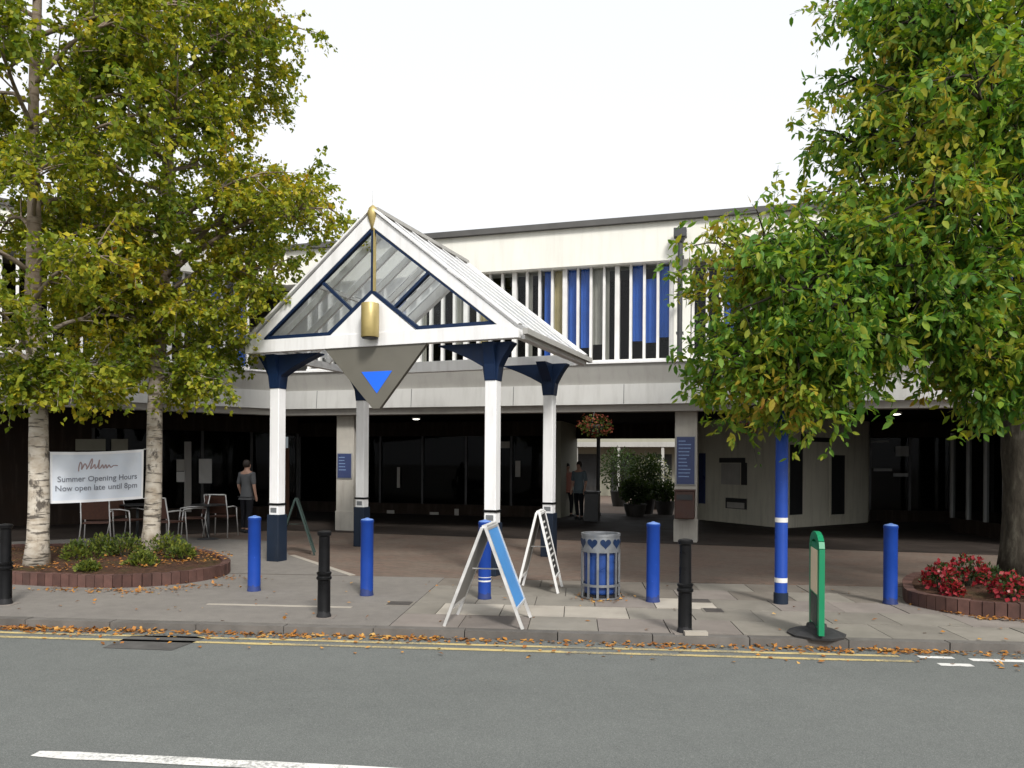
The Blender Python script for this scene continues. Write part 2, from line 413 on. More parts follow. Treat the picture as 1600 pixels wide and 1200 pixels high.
def m_leaf(name, stops, clump=(0.5, 0.5, 0.5), cscale=0.9, trans=0.35, rough=0.5, spec=0.25):
    m, nt, b = new_mat(name)
    g = nt.nodes.new('ShaderNodeNewGeometry'); oi = nt.nodes.new('ShaderNodeObjectInfo')
    ad = N(nt, 'ShaderNodeMath', operation='ADD'); nt.links.new(g.outputs['Random Per Island'], ad.inputs[0]); nt.links.new(oi.outputs['Random'], ad.inputs[1])
    fr = N(nt, 'ShaderNodeMath', operation='FRACT'); nt.links.new(ad.outputs[0], fr.inputs[0])
    cn = noise(nt, g.outputs['Position'], cscale, 3, 0.6)
    # clump noise shifts the pick along the ramp, each leaf adds its own
    m1 = N(nt, 'ShaderNodeMath', operation='MULTIPLY'); m1.inputs[1].default_value = 0.56; nt.links.new(fr.outputs[0], m1.inputs[0])
    mr = N(nt, 'ShaderNodeMapRange'); mr.inputs[1].default_value = 0.3; mr.inputs[2].default_value = 0.7; mr.inputs[3].default_value = -0.04; mr.inputs[4].default_value = 0.46
    nt.links.new(cn, mr.inputs[0])
    s_ = N(nt, 'ShaderNodeMath', operation='ADD'); nt.links.new(m1.outputs[0], s_.inputs[0]); nt.links.new(mr.outputs[0], s_.inputs[1])
    c = ramp(nt, stops, s_.outputs[0])
    nt.links.new(c, b.inputs['Base Color'])
    b.inputs['Roughness'].default_value = rough
    b.inputs['Specular IOR Level'].default_value = spec
    if trans:
        tr = nt.nodes.new('ShaderNodeBsdfTranslucent')
        nt.links.new(mixc(nt, 1.0, c, (1.3, 1.25, 0.6), 'MULTIPLY'), tr.inputs[0])
        mx = N(nt, 'ShaderNodeMixShader'); mx.inputs[0].default_value = trans
        nt.links.new(b.outputs[0], mx.inputs[1]); nt.links.new(tr.outputs[0], mx.inputs[2])
        nt.links.new(mx.outputs[0], nt.nodes['Material Output'].inputs[0])
    return m
def m_glass(name, tint=(1, 1, 1), coat=1.0, rough=0.02, haze=0.0, haze_c=(0.7, 0.7, 0.7)):
    m, nt, b = new_mat(name)
    nt.nodes.remove(b)
    lw = N(nt, 'ShaderNodeFresnel', IOR=1.5)
    tr = nt.nodes.new('ShaderNodeBsdfTransparent'); tr.inputs[0].default_value = (*tint, 1)
    gl = nt.nodes.new('ShaderNodeBsdfGlossy'); gl.inputs['Roughness'].default_value = rough
    mx = nt.nodes.new('ShaderNodeMixShader')
    ml = N(nt, 'ShaderNodeMath', operation='MULTIPLY'); ml.inputs[1].default_value = coat; nt.links.new(lw.outputs[0], ml.inputs[0])
    nt.links.new(ml.outputs[0], mx.inputs[0]); nt.links.new(tr.outputs[0], mx.inputs[1]); nt.links.new(gl.outputs[0], mx.inputs[2])
    out = mx.outputs[0]
    if haze:
        df = nt.nodes.new('ShaderNodeBsdfDiffuse'); df.inputs[0].default_value = (*haze_c, 1)
        tl = nt.nodes.new('ShaderNodeBsdfTranslucent'); tl.inputs[0].default_value = (*haze_c, 1)
        a = nt.nodes.new('ShaderNodeMixShader'); a.inputs[0].default_value = 0.5
        nt.links.new(df.outputs[0], a.inputs[1]); nt.links.new(tl.outputs[0], a.inputs[2])
        h = nt.nodes.new('ShaderNodeMixShader'); h.inputs[0].default_value = haze
        nt.links.new(out, h.inputs[1]); nt.links.new(a.outputs[0], h.inputs[2]); out = h.outputs[0]
    nt.links.new(out, nt.nodes['Material Output'].inputs[0])
    return m
def m_banner():
    m, nt, b = new_mat('banner_vinyl')
    n = noise(nt, world_pos(nt), 3, 3)
    nt.links.new(ramp(nt, [(0.3, (0.62, 0.68, 0.76)), (0.7, (0.70, 0.74, 0.80))], n), b.inputs['Base Color'])
    b.inputs['Roughness'].default_value = 0.45
    return m
M['asphalt'] = m_asphalt(); M['tarmac'] = m_tarmac(); M['brickpave'] = m_brickpave(); M['soil'] = m_soil()
M['birch'] = m_birch(); M['bark'] = m_bark(); M['banner'] = m_banner()
M['hem'] = paint('banner_hem', (0.80, 0.81, 0.83), 0.5, 0.04, 3, 0.0)
M['ink'] = paint('banner_ink', (0.20, 0.215, 0.25), 0.6, 0.1, 10, 0.0)
M['ink_script'] = paint('banner_script', (0.34, 0.25, 0.25), 0.6, 0.1, 10, 0.0)
M['birch_leaf'] = m_leaf('birch_leaf', [(0.0, (0.05, 0.105, 0.013)), (0.3, (0.14, 0.20, 0.018)), (0.6, (0.28, 0.305, 0.025)), (0.82, (0.45, 0.39, 0.03)), (0.93, (0.50, 0.34, 0.028)), (1.0, (0.30, 0.12, 0.02))], trans=.42)
M['cherry_leaf'] = m_leaf('cherry_leaf', [(0.0, (0.035, 0.115, 0.020)), (0.3, (0.085, 0.20, 0.026)), (0.55, (0.19, 0.29, 0.03)), (0.78, (0.34, 0.32, 0.035)), (0.95, (0.38, 0.22, 0.03)), (1.0, (0.34, 0.09, 0.03))], cscale=0.5, trans=.42)
M['shrub_leaf'] = m_leaf('shrub_leaf', [(0.0, (0.018, 0.034, 0.01)), (0.4, (0.06, 0.09, 0.018)), (0.75, (0.17, 0.20, 0.03)), (1.0, (0.34, 0.33, 0.07))], cscale=3.0)
M['dark_leaf'] = m_leaf('dark_leaf', [(0.0, (0.015, 0.03, 0.01)), (0.6, (0.04, 0.07, 0.02)), (1.0, (0.09, 0.12, 0.04))], cscale=2.0)
M['red_petal'] = m_leaf('red_petal', [(0.0, (0.09, 0.007, 0.012)), (0.4, (0.25, 0.014, 0.024)), (0.75, (0.38, 0.035, 0.045)), (1.0, (0.7, 0.4, 0.38))], cscale=5.0)
M['orange_petal'] = m_leaf('orange_petal', [(0.0, (0.10, 0.015, 0.02)), (0.5, (0.24, 0.055, 0.035)), (1.0, (0.34, 0.13, 0.06))], cscale=5.0)
M['white_petal'] = m_leaf('white_petal', [(0.0, (0.5, 0.5, 0.45)), (1.0, (0.8, 0.78, 0.74))], cscale=5.0)
M['fallen'] = m_leaf('fallen_leaf', [(0.0, (0.10, 0.045, 0.018)), (0.35, (0.26, 0.10, 0.025)), (0.65, (0.42, 0.19, 0.04)), (0.9, (0.50, 0.30, 0.08)), (1.0, (0.55, 0.45, 0.3))], cscale=3.0, trans=0.1)
M['glass'] = m_glass('clear_glass', (0.93, 0.96, 0.95), coat=0.6)
M['shop_glass'] = m_glass('shop_glass', (0.45, 0.47, 0.47), coat=0.14)
M['roof_glass'] = m_glass('roof_glazing', (0.92, 0.94, 0.95), haze=0.66, haze_c=(0.8, 0.81, 0.82))
lm, lnt, lb = new_mat('lamp_lens')
lb.inputs['Base Color'].default_value = (0.9, 0.9, 0.85, 1)
lb.inputs['Emission Color'].default_value = (1, 0.95, 0.85, 1); lb.inputs['Emission Strength'].default_value = 4.0
M['lamp_lens'] = lm

# ------------------------------------------------------------------ ground, road, kerb, pavement
ROAD = -0.08
KO = Vector((0, 7.505, 0)); ek = Vector((0.99657, -0.0826, 0)); nk = Vector((0.0826, 0.99657, 0)); KROT = math.atan2(ek.y, ek.x)
def K(u, n, z=0.0):
    p = KO + ek * u + nk * n
    return Vector((p.x, p.y, z))
def kquad(u0, u1, n0, n1, z):
    return [K(u0, n0, z), K(u1, n0, z), K(u1, n1, z), K(u0, n1, z)]

g = MB().add([(-600, -600, -0.12), (600, -600, -0.12), (600, 900, -0.12), (-600, 900, -0.12)], [(0, 1, 2, 3)]).build('ground', M['tarmac'])
tag(g, 'grey earth sheet under road and buildings', 'ground', kind='structure')
r = MB().add(kquad(-90, 90, -9.5, 0.06, ROAD), [(0, 1, 2, 3)]).build('road', M['asphalt'])
tag(r, 'grey asphalt road across the foreground', 'road', kind='structure')
kerb = empty('kerb', KO, KROT)
tag(kerb, 'low concrete kerb along the footway edge', 'kerb', kind='structure')
ks = MB().box(-0.452, 0.452, 0, 0.13, -0.1, 0.0).mesh('kerb_stone', M['kerb'])
for i in range(-14, 15):
    o = obj('kerb_stone', ks, kerb, (i * 0.914, random.uniform(-.004, .004), random.uniform(-.004, .003)))
MB().box(-90, -13.3, 0, 0.13, -0.1, 0.0).build('kerb_run', M['kerb'], kerb)
MB().box(13.3, 90, 0, 0.13, -0.1, 0.0).build('kerb_run', M['kerb'], kerb)
pav = empty('pavement', KO, KROT)
tag(pav, 'grey footway between the kerb and the arcade', 'pavement', kind='structure')
MB().box(-90, 90, 0.131, 60, -0.11, -0.02).build('pavement_bed', M['kerb'], pav)
US = -1.25
MB().box(-90, US, 0.135, 3.44, -0.019, 0.0).build('tarmac_surface', M['tarmac'], pav)
MB().box(9.6, 90, 0.135, 3.44, -0.019, 0.0).build('tarmac_surface', M['tarmac'], pav)
MB().box(-90, 90, 3.446, 60, -0.019, 0.0).build('brick_surface', M['brickpave'], pav)
# slabs: five rows, staggered
SW, SD = 0.70, 0.655
slab_me = {k: MB().box(-SW / 2 + .005, SW / 2 - .005, -SD / 2 + .005, SD / 2 - .005, -0.018, 0.0).mesh('slab', M[k]) for k in ('slab_a', 'slab_b', 'slab_c', 'slab_d')}
half_me = {k: MB().box(-SW / 4 + .005, SW / 4 - .005, -SD / 2 + .005, SD / 2 - .005, -0.018, 0.0).mesh('slab', M[k]) for k in ('slab_a', 'slab_b', 'slab_c', 'slab_d')}
for j in range(5):
    n0 = 0.137 + SD * (j + 0.5)
    u = US + 0.005
    if j % 2:
        obj('slab', half_me['slab_a'], pav, (u + SW / 4, n0, 0)); u += SW / 2
    while u < 9.55:
        k = random.choice(['slab_a', 'slab_a', 'slab_c'])
        if j >= 3 and random.random() < (.5 if j == 3 else .9): k = 'slab_d'  # rear rows darker: shade of tree and building put into slab colour
        if j == 1 and u < 1.0: k = 'slab_b'
        if j == 2 and 1.0 < u < 2.2: k = 'slab_b'
        o = obj('slab', slab_me[k], pav, (u + SW / 2, n0, random.uniform(-.004, .002)))
        o.rotation_euler = (random.uniform(-.003, .003), random.uniform(-.003, .003), 0)
        u += SW
# grey tarmac corner between the flower bed and the canopy post, with a pale edging strip
pp = [G(532, 906), G(452, 868), G(436, 846), G(250, 838), G(-300, 850)]
ks_ = [((p - KO).dot(ek), (p - KO).dot(nk)) for p in pp]
poly = [(a, b, 0.004) for a, b in ks_] + [(-12.0, 3.447, 0.004)]
poly[0] = (poly[0][0], 3.447, 0.004)
MB().add(poly, [tuple(range(len(poly) - 1, -1, -1))]).build('tarmac_surface', M['tarmac'], pav)
a, b = Vector((*ks_[0], 0.0)), Vector((*ks_[1], 0.0)); a.y = 3.45
t = (b - a).normalized(); s_ = Vector((t.y, -t.x, 0)) * 0.1
MB().prism([a, b, b + s_, a + s_], (0, 0, 0.007)).build('edging_strip', M['slab_b'], pav)
MB().box(-3.6, -1.9, 1.02, 1.09, -0.01, 0.004).build('edging_strip', M['slab_b'], pav)
# painted lines
def road_mark(name, u0, u1, n0, n1, mat, label, cat, group=None, seg=0.35):
    v, f = [], []
    k = max(2, int((u1 - u0) / seg))
    for i in range(k + 1):
        uu = u0 + (u1 - u0) * i / k
        v += [K(uu, n0 + random.uniform(-.006, .006), ROAD + .004), K(uu, n1 + random.uniform(-.006, .006), ROAD + .004)]
    f = [(2 * i, 2 * i + 2, 2 * i + 3, 2 * i + 1) for i in range(k)]
    o = MB().add(v, f).build(name, mat)
    return tag(o, label, cat, group, kind='structure')
road_mark('yellow_line', -40, 3.55, -0.285, -0.215, M['yellow'], 'worn yellow line nearer the kerb', 'road line')
road_mark('yellow_line', -40, 3.60, -0.47, -0.395, M['yellow'], 'worn yellow line further from the kerb', 'road line')
road_mark('white_line', 3.72, 4.02, -0.30, -0.22, M['road_white'], 'short white dash where the yellow lines end', 'road line')
road_mark('white_line', 4.14, 6.2, -0.36, -0.27, M['road_white'], 'white bay line at the right road edge', 'road line')
road_mark('white_line', 3.78, 4.06, -0.56, -0.47, M['road_white'], 'broken white mark beside the bay line', 'road line', seg=0.06)
# centre-line dash, measured in the picture
dA, dB = G(55, 1178, ROAD), G(640, 1208, ROAD)
t = (dB - dA).normalized(); nn = Vector((-t.y, t.x, 0)); Ld = (dB - dA).length + 0.6
for k_, lab in ((0, 'long white centre line dash in the foreground'), (1, 'white centre line dash beyond the right edge')):
    v = []
    for i in range(13):
        q = dA + t * (Ld * i / 12 + k_ * (Ld + 4.0))
        w_ = 0.055 if 0 < i < 12 else 0.04
        v += [q - nn * (w_ + random.uniform(-.006, .006)), q + nn * (w_ + random.uniform(-.006, .006))]
    v = [(p[0], p[1], ROAD + .004) for p in v]
    if k_ == 0:
        tag(MB().add(v, [(2 * i, 2 * i + 2, 2 * i + 3, 2 * i + 1) for i in range(12)]).build('centre_line', M['road_white']), lab, 'road line', kind='structure')
# patched asphalt by the kerb
pp = [G(160, 1012, ROAD + .004), G(268, 1016, ROAD + .004), G(320, 997, ROAD + .004), G(300, 993, ROAD + .004), G(205, 993, ROAD + .004)]
tag(MB().add(pp, [(0, 1, 2, 3, 4)]).build('asphalt_patch', M['patch']), 'dark patch of asphalt beside the yellow lines', 'road patch', kind='structure')
for (px, py, wd, lab) in ((625, 943, 0.27, 'small iron cover in the footway near the middle'), (1093, 939, 0.24, 'small iron cover behind the black bollard'), (1115, 954, 0.2, 'small iron cover right of the black bollard')):
    c = G(px, py)
    e = empty('inspection_cover', c, KROT, lab, 'cover')
    MB().box(-wd / 2, wd / 2, -.11, .11, -0.01, 0.006).build('cover_plate', M['cast_iron'], e)
    MB().box(-wd / 2 - .025, wd / 2 + .025, -.135, .135, -0.01, 0.003).build('cover_frame', M['slab_a'], e)

# ------------------------------------------------------------------ the shopping centre
BO = Vector((3.6, 16.0, 0)); BROT = -R(16)
bx = Vector((math.cos(BROT), math.sin(BROT), 0)); by = Vector((-math.sin(BROT), math.cos(BROT), 0))
def toB(p):
    d = Vector(p) - BO
    return Vector((d.dot(bx), d.dot(by), p[2]))
def Bu(px, v, py=700):                      # facade coordinate u seen at pixel column px on depth plane v
    a, b = lev(px, py)
    d = Vector((a / FPX, 1, 0))
    tt = (v + BO.dot(by)) / d.dot(by)
    return (d * tt - BO).dot(bx)
bld = empty('shopping_centre', BO, BROT, 'two-storey white shopping centre with dark open arcade below', 'building')

C1 = Vector((-9.5, 0)); LW = Vector((-0.6466, -0.763)).normalized()
C0 = C1 + LW * 13.0; C2 = Vector((9.5, 0)); C3 = Vector((9.5, 10))
def sweep(prof, line, mat, name, parent=bld, closed=True):
    ns = []
    for i in range(len(line) - 1):
        d = (line[i + 1] - line[i]).normalized(); ns.append(Vector((d.y, -d.x)))
    mb = MB(); m = len(prof)
    for i, p in enumerate(line):
        if i == 0: off = ns[0]
        elif i == len(line) - 1: off = ns[-1]
        else:
            h = (ns[i - 1] + ns[i]).normalized(); off = h / max(0.3, h.dot(ns[i]))
        for o_, z in prof:
            q = p + off * o_
            mb.v.append((q.x, q.y, z))
    k = m if closed else m - 1
    for i in range(len(line) - 1):
        for j in range(k):
            a = i * m + j; b = i * m + (j + 1) % m
            mb.f.append((a, b, b + m, a + m))
    if closed:
        mb.f.append(tuple(range(m))); e = (len(line) - 1) * m
        mb.f.append(tuple(e + j for j in range(m - 1, -1, -1)))
    return mb.build(name, mat, parent)
LINE = [C0, C1, C2, C3]
sweep([(-0.40, 2.78), (-0.06, 2.78), (0.0, 2.925), (-0.40, 2.925)], LINE, M['band_dark'], 'fascia_strip')
sweep([(-0.40, 2.928), (0.055, 2.928), (0.02, 3.36), (-0.40, 3.36)], LINE, M['band_light'], 'fascia_band')
sweep([(-0.40, 3.363), (-0.04, 3.363), (0.085, 3.79), (-0.40, 3.79)], LINE, M['band_grey'], 'fascia_band')
sweep([(-0.62, 3.793), (0.12, 3.793), (0.12, 3.83), (-0.62, 3.90)], LINE, M['white'], 'ledge')
for i in range(8):
    u_ = -8.6 + i * 2.44
    MB().prism([(u_, -.0205, 3.355), (u_ + .012, -.0205, 3.355), (u_ + .012, -.0565, 2.935), (u_, -.0565, 2.935)], (0, .004, 0)).build('panel_joint', M['dark_metal'], bld)
# dark sheet over the brick paving: the arcade's shade painted as floor colour
MB().prism([(x, y, 0.003) for x, y in [(C0.x, C0.y - .2), (C1.x, -.1), (9.4, -.1), (9.4, 9.3), (-24, 9.3)]], (0, 0, 0.006)).build('arcade_floor_shade', M['arcade_shade'], bld)
# upper storey
sweep([(-0.95, 6.02), (-0.30, 6.02), (-0.26, 6.84), (-0.95, 6.84)], LINE, M['facade_white'], 'parapet_wall')
sweep([(-1.0, 6.843), (-0.16, 6.843), (-0.15, 6.965), (-1.0, 6.98)], LINE, M['roof_felt'], 'roof_edge')
roofp = [(C0.x, C0.y), (C1.x, C1.y), (C2.x, C2.y), (C3.x, C3.y), (C3.x, 9.0), (-22, 9.0)]
roofp = [(C0.x, C0.y + 0.9), (C1.x - .1, 0.6), (8.9, 0.6), (8.9, 8.8), (-24, 8.8)]
MB().prism([(x, y, 6.75) for x, y in roofp], (0, 0, 0.15)).build('roof', M['roof_felt'], bld)
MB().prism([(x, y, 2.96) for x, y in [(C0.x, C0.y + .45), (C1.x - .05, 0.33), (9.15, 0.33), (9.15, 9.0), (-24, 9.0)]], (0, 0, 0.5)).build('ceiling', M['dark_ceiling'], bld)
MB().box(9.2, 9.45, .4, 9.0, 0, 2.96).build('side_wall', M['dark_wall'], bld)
MB().box(-24, 9.2, 8.8, 9.0, 3.0, 6.9).build('rear_wall', M['facade_white'], bld)

def window_band(name, org, d, length, first, spacing, blinds, z0=3.90, z1=6.02):
    """a row of tall panes between white mullions; org on the facade line, d along it to the right"""
    nrm = Vector((d.y, -d.x))               # outward
    nb = int(length / spacing)
    w = empty(name); w.parent = bld
    rot = math.atan2(d.y, d.x)
    w.location = (org.x, org.y, 0); w.rotation_euler = (0, 0, rot)
    mul = MB().box(-0.028, 0.028, 0.50, 0.64, z0, z1).mesh('mullion', M['frame_white'])
    wide = MB().box(-0.05, 0.05, 0.48, 0.64, z0, z1).mesh('mullion', M['frame_white'])
    pane = MB().add([(-spacing / 2 + .026, 0.585, z0 + .03), (spacing / 2 - .026, 0.585, z0 + .03), (spacing / 2 - .026, 0.585, z1), (-spacing / 2 + .026, 0.585, z1)], [(0, 1, 2, 3)]).mesh('pane', M['glass'])
    MB().box(first - .05, first + nb * spacing + .05, 0.49, 0.64, z0 - .005, z0 + .055).build('sill', M['frame_white'], w)
    bm_ = {}
    for i in range(nb + 1):
        obj('mullion', wide if i % 4 == 2 else mul, w, (first + i * spacing, 0, 0))
        if i == nb: break
        x = first + (i + 0.5) * spacing
        obj('pane', pane, w, (x, 0, 0))
        k = blinds(i, nb)
        if not k: continue
        mat, a0, a1, f0, f1 = k
        key = k
        if key not in bm_:
            mb = MB(); xa = -spacing / 2 + f0 * spacing; xb = -spacing / 2 + f1 * spacing
            zz0 = z0 + a0 * (z1 - z0); zz1 = z0 + a1 * (z1 - z0); ns_ = 6
            v = []
            for q in range(ns_ + 1):        # gentle folds of a vertical blind
                xx = xa + (xb - xa) * q / ns_; yy = 0.66 + (0.012 if q % 2 else -0.012)
                v += [(xx, yy, zz0), (xx, yy, zz1)]
            mb.add(v, [(2 * q, 2 * q + 2, 2 * q + 3, 2 * q + 1) for q in range(ns_)])
            bm_[key] = mb.mesh('blind', M[mat])
        obj('blind', bm_[key], w, (x, 0, 0))
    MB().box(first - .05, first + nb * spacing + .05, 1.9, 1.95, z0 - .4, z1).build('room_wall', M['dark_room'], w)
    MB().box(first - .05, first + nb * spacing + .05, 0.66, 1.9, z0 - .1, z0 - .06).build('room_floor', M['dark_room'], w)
    return w
SPC = 0.294
NL = 30
MAINB = {NL - 1: ('blind_blue', .25, .98, .0, 1.0), NL - 2: ('blind_blue', .2, .86, 0, 1), NL - 3: ('blind_blue', .22, 1, .1, 1), NL - 5: ('blind_grey', 0, 1, 0, .35),
         NL - 6: ('blind_grey', .2, 1, 0, .8), NL - 7: ('blind_blue', .17, 1, .15, 1), NL - 8: ('blind_blue', 0, 1, 0, .9), NL - 9: ('blind_beige', 0, 1, 0, 1),
         NL - 10: ('blind_blue', 0, 1, .3, 1), NL - 11: ('blind_grey', 0, 1, 0, .35), NL - 15: ('blind_beige', 0, 1, 0, .8), NL - 17: ('blind_grey', .2, 1, 0, 1),
         NL - 20: ('blind_grey', 0, 1, 0, .5), NL - 22: ('blind_blue', 0, 1, 0, 1), NL - 25: ('blind_blue', .2, 1, .2, 1), NL - 27: ('blind_grey', 0, 1, 0, 1)}
window_band('window_row', Vector((0, 0)), Vector((1, 0)), NL * SPC + .01, -0.33 - NL * SPC, SPC, lambda i, n: MAINB.get(i))
cyc = [None, None, ('blind_blue', .15, 1, 0, 1), None, ('blind_grey', 0, 1, 0, .5), None, ('blind_blue', 0, 1, .2, 1), None, None]
window_band('window_row', Vector((0, 0)), Vector((1, 0)), 29 * SPC + .01, 0.12, SPC, lambda i, n: cyc[i % 9])
LWd = -LW
window_band('window_row', C0, LWd, 40 * SPC + .01, 0.5, SPC, lambda i, n: cyc[(i * 2) % 9])
MB().box(-0.28, 0.07, 0.45, 0.7, 3.86, 6.03).build('pier', M['facade_white'], bld)
MB().box(8.68, 9.2, 0.45, 0.7, 3.86, 6.03).build('pier', M['facade_white'], bld)
# downpipe with hopper
dp = MB().tube([(-0.13, 0.10, 3.86), (-0.13, 0.10, 6.35)], 0.055, 10).build('downpipe', M['dark_metal'], bld, smooth=True, auto=40)
mb = MB()
for za, zb, wa, wb in ((6.32, 6.42, .06, .11), (6.42, 6.60, .13, .13)):
    vs4 = [(-0.13 + sx * w_, 0.08 + sy * w_ * .8, z_) for z_, w_ in ((za, wa), (zb, wb)) for sx, sy in ((-1, -1), (1, -1), (1, 1), (-1, 1))]
    mb.add(vs4, [(3, 2, 1, 0), (4, 5, 6, 7), (0, 1, 5, 4), (1, 2, 6, 5), (2, 3, 7, 6), (3, 0, 4, 7)])
mb.build('hopper', M['dark_metal'], dp)
for z_ in (4.4, 5.2, 6.0):
    MB().box(-0.205, -0.055, 0.085, 0.24, z_, z_ + .045).build('pipe_clip', M['dark_metal'], dp)
# arcade columns
for u_, lab in ((-8.03, None), (0.0, None), (8.2, None)):
    c = MB().box(u_ - .23, u_ + .23, .32, .78, 0.0, 2.96).build('column', M['column'], bld, bevel=.012)
    MB().box(u_ - .245, u_ + .245, .305, .795, 0.0, 0.48).build('plinth', M['column'], c, bevel=.01)
def notice(u_, z0, z1, w_, v_=.318):
    n_ = MB().box(u_ - w_ / 2, u_ + w_ / 2, v_ - .03, v_, z0, z1).build('notice_board', M['notice_blue'], bld)
    MB().box(u_ - w_ / 2 - .02, u_ + w_ / 2 + .02, v_ - .02, v_ + .001, z0 - .02, z1 + .02).build('notice_frame', M['pale_frame'], n_)
    k = int((z1 - z0 - .14) / .075)
    for i in range(k):
        ww = w_ * random.uniform(.3, .75)
        MB().box(u_ - w_ * .4, u_ - w_ * .4 + ww, v_ - .033, v_ - .0305, z1 - .1 - i * .075, z1 - .1 - i * .075 + .022).build('print_line', M['notice_print'], n_)
notice(0.0, 1.24, 2.24, .37)
notice(-8.03, 1.28, 1.86, .36)
# soffit lamps
for (px, v_) in ((845, 0.9), (1275, 1.2), (539, 0.8), (1400, 4.0), (650, 4.0)):
    u_ = Bu(px, v_)
    l_ = MB().lathe([(.13, 0), (.13, .05)], 16, (u_, v_, 2.905)).build('soffit_lamp', M['white'], bld)
    MB().lathe([(.06, 0), (.10, .014)], 16, (u_, v_, 2.89)).build('lens', M['lamp_lens'], l_)

# shopfronts at the back of the arcade
def shopfront(a, b_, z1, bay, mats=('shop_frame', 'shop_glass'), name='shopfront', stall=.35, back=1.6):
    a, b_ = Vector(a), Vector(b_)
    L = (b_ - a).length; ang = math.atan2((b_ - a).y, (b_ - a).x)
    s = empty(name); s.parent = bld; s.location = (a.x, a.y, 0); s.rotation_euler = (0, 0, ang)
    k = max(1, round(L / bay)); w_ = L / k
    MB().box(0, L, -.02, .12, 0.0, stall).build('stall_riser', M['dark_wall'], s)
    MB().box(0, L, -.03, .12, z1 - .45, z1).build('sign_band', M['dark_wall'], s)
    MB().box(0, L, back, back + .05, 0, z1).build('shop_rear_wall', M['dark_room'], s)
    mu = MB().box(-.035, .035, -.03, .07, stall, z1 - .45).mesh('shop_mullion', M[mats[0]])
    pn = MB().add([(-w_ / 2 + .034, .02, stall), (w_ / 2 - .034, .02, stall), (w_ / 2 - .034, .02, z1 - .45), (-w_ / 2 + .034, .02, z1 - .45)], [(0, 1, 2, 3)]).mesh('shop_pane', M[mats[1]])
    for i in range(k + 1): obj('shop_mullion', mu, s, (i * w_, 0, 0))
    for i in range(k): obj('shop_pane', pn, s, ((i + .5) * w_, 0, 0))
    return s
VB = 6.5
uA, uB = Bu(872, VB), Bu(1040, VB)
s1 = shopfront((-14.5, VB), (uA, VB), 2.96, 1.5)
for (px, py0, py1, w_) in ((612, 797, 806, .26), (680, 800, 810, .3), (715, 795, 805, .14), (624, 730, 762, .1), (785, 690, 700, .5), (810, 720, 745, .16)):
    u_ = Bu(px, VB); D_ = (BO + bx * u_ + by * VB).y
    z0, z1 = P(px, py1, D_).z, P(px, py0, D_).z
    MB().box(u_ - w_ / 2, u_ + w_ / 2, VB - .055, VB - .045, z0, z1).build('paper_notice', M['blind_grey'], bld)
# passage walls out to the courtyard
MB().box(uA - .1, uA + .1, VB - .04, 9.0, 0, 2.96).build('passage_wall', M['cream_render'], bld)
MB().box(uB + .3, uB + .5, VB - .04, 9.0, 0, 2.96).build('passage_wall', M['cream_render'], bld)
MB().box(uA + .1, uB + .3, 8.75, 9.0, 2.5, 2.96).build('passage_beam', M['dark_wall'], bld)
# left wing: brown brick back wall, window, board
nL = Vector((-LWd.y, LWd.x))                 # inward normal of the left wing
def LWp(s, o_): q = C0 + LWd * s + nL * o_; return Vector((q.x, q.y, 0))
a_, b_ = LWp(0, 4.2), LWp(9.3, 4.2)
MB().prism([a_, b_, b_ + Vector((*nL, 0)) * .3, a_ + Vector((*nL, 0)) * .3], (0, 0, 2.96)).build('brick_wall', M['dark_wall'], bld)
s2 = shopfront(LWp(9.3, 4.2), LWp(9.3, 4.2) + Vector((*LWd, 0)) * 5.4, 2.96, 1.35)
# papers and timber in the cafe window, placed where the line of sight meets that glass
def on_left(px, py, off):
    a, b = lev(px, py); d = Vector((a / FPX, 1, 0))
    n3 = (bx * nL.x + by * nL.y); p0 = BO + bx * LWp(0, off).x + by * LWp(0, off).y
    tt = p0.dot(n3) / d.dot(n3)
    w_ = d * tt; w_.z = EYE - b / FPX * tt
    return toB(w_)
def left_panel(px0, py0, px1, py1, off, mat, name, th=.02, parent=bld):
    q = [on_left(px0, py1, off), on_left(px1, py1, off), on_left(px1, py0, off), on_left(px0, py0, off)]
    return MB().prism(q, Vector((*nL, 0)) * th).build(name, M[mat], parent)
left_panel(276, 718, 292, 736, 4.1, 'blind_grey', 'paper_notice'); left_panel(276, 737, 292, 753, 4.1, 'paper', 'paper_notice')
left_panel(311, 717, 331, 755, 4.1, 'paper', 'paper_notice')
left_panel(289, 690, 299, 800, 4.05, 'band_dark', 'timber_post', .12)
left_panel(440, 700, 452, 806, 4.05, 'wood', 'door_post', .12)
left_panel(118, 686, 165, 704, 4.1, 'cream_render', 'board'); left_panel(174, 686, 200, 704, 4.1, 'cream_render', 'board')
MB().box(-24, -14.3, VB, VB + .3, 0, 2.96).build('brick_wall', M['dark_wall'], bld)
# faceted cream shop unit
k1, k2, k3 = toB(G(1090, 812)), toB(G(1226, 826)), toB(G(1356, 817))
kio = MB().prism([k1, k2, k3, Vector((k3.x + .2, 8.9, 0)), Vector((k1.x - .1, 8.9, 0))], (0, 0, 2.955)).build('shop_unit', M['kiosk'], bld)
def on_face(a, b_, f0, f1, z0, z1, out, mat, name, parent=kio):
    d = b_ - a; n_ = Vector((d.y, -d.x, 0)).normalized()
    p0, p1 = a + d * f0 + n_ * out, a + d * f1 + n_ * out
    return MB().prism([p0 + Vector((0, 0, z0)), p1 + Vector((0, 0, z0)), p1 + Vector((0, 0, z1)), p0 + Vector((0, 0, z1))], -n_ * (out + .03)).build(name, M[mat], parent)
for (fa, fb, z0, z1) in ((.03, .20, .35, 2.2), (.51, .70, .30, 1.95)):
    on_face(k2, k3, fa, fb, z0 - .05, z1 + .05, .02, 'kiosk', 'window_surround')
    on_face(k2, k3, fa + .015, fb - .015, z0, z1, .03, 'board_dark', 'narrow_window')
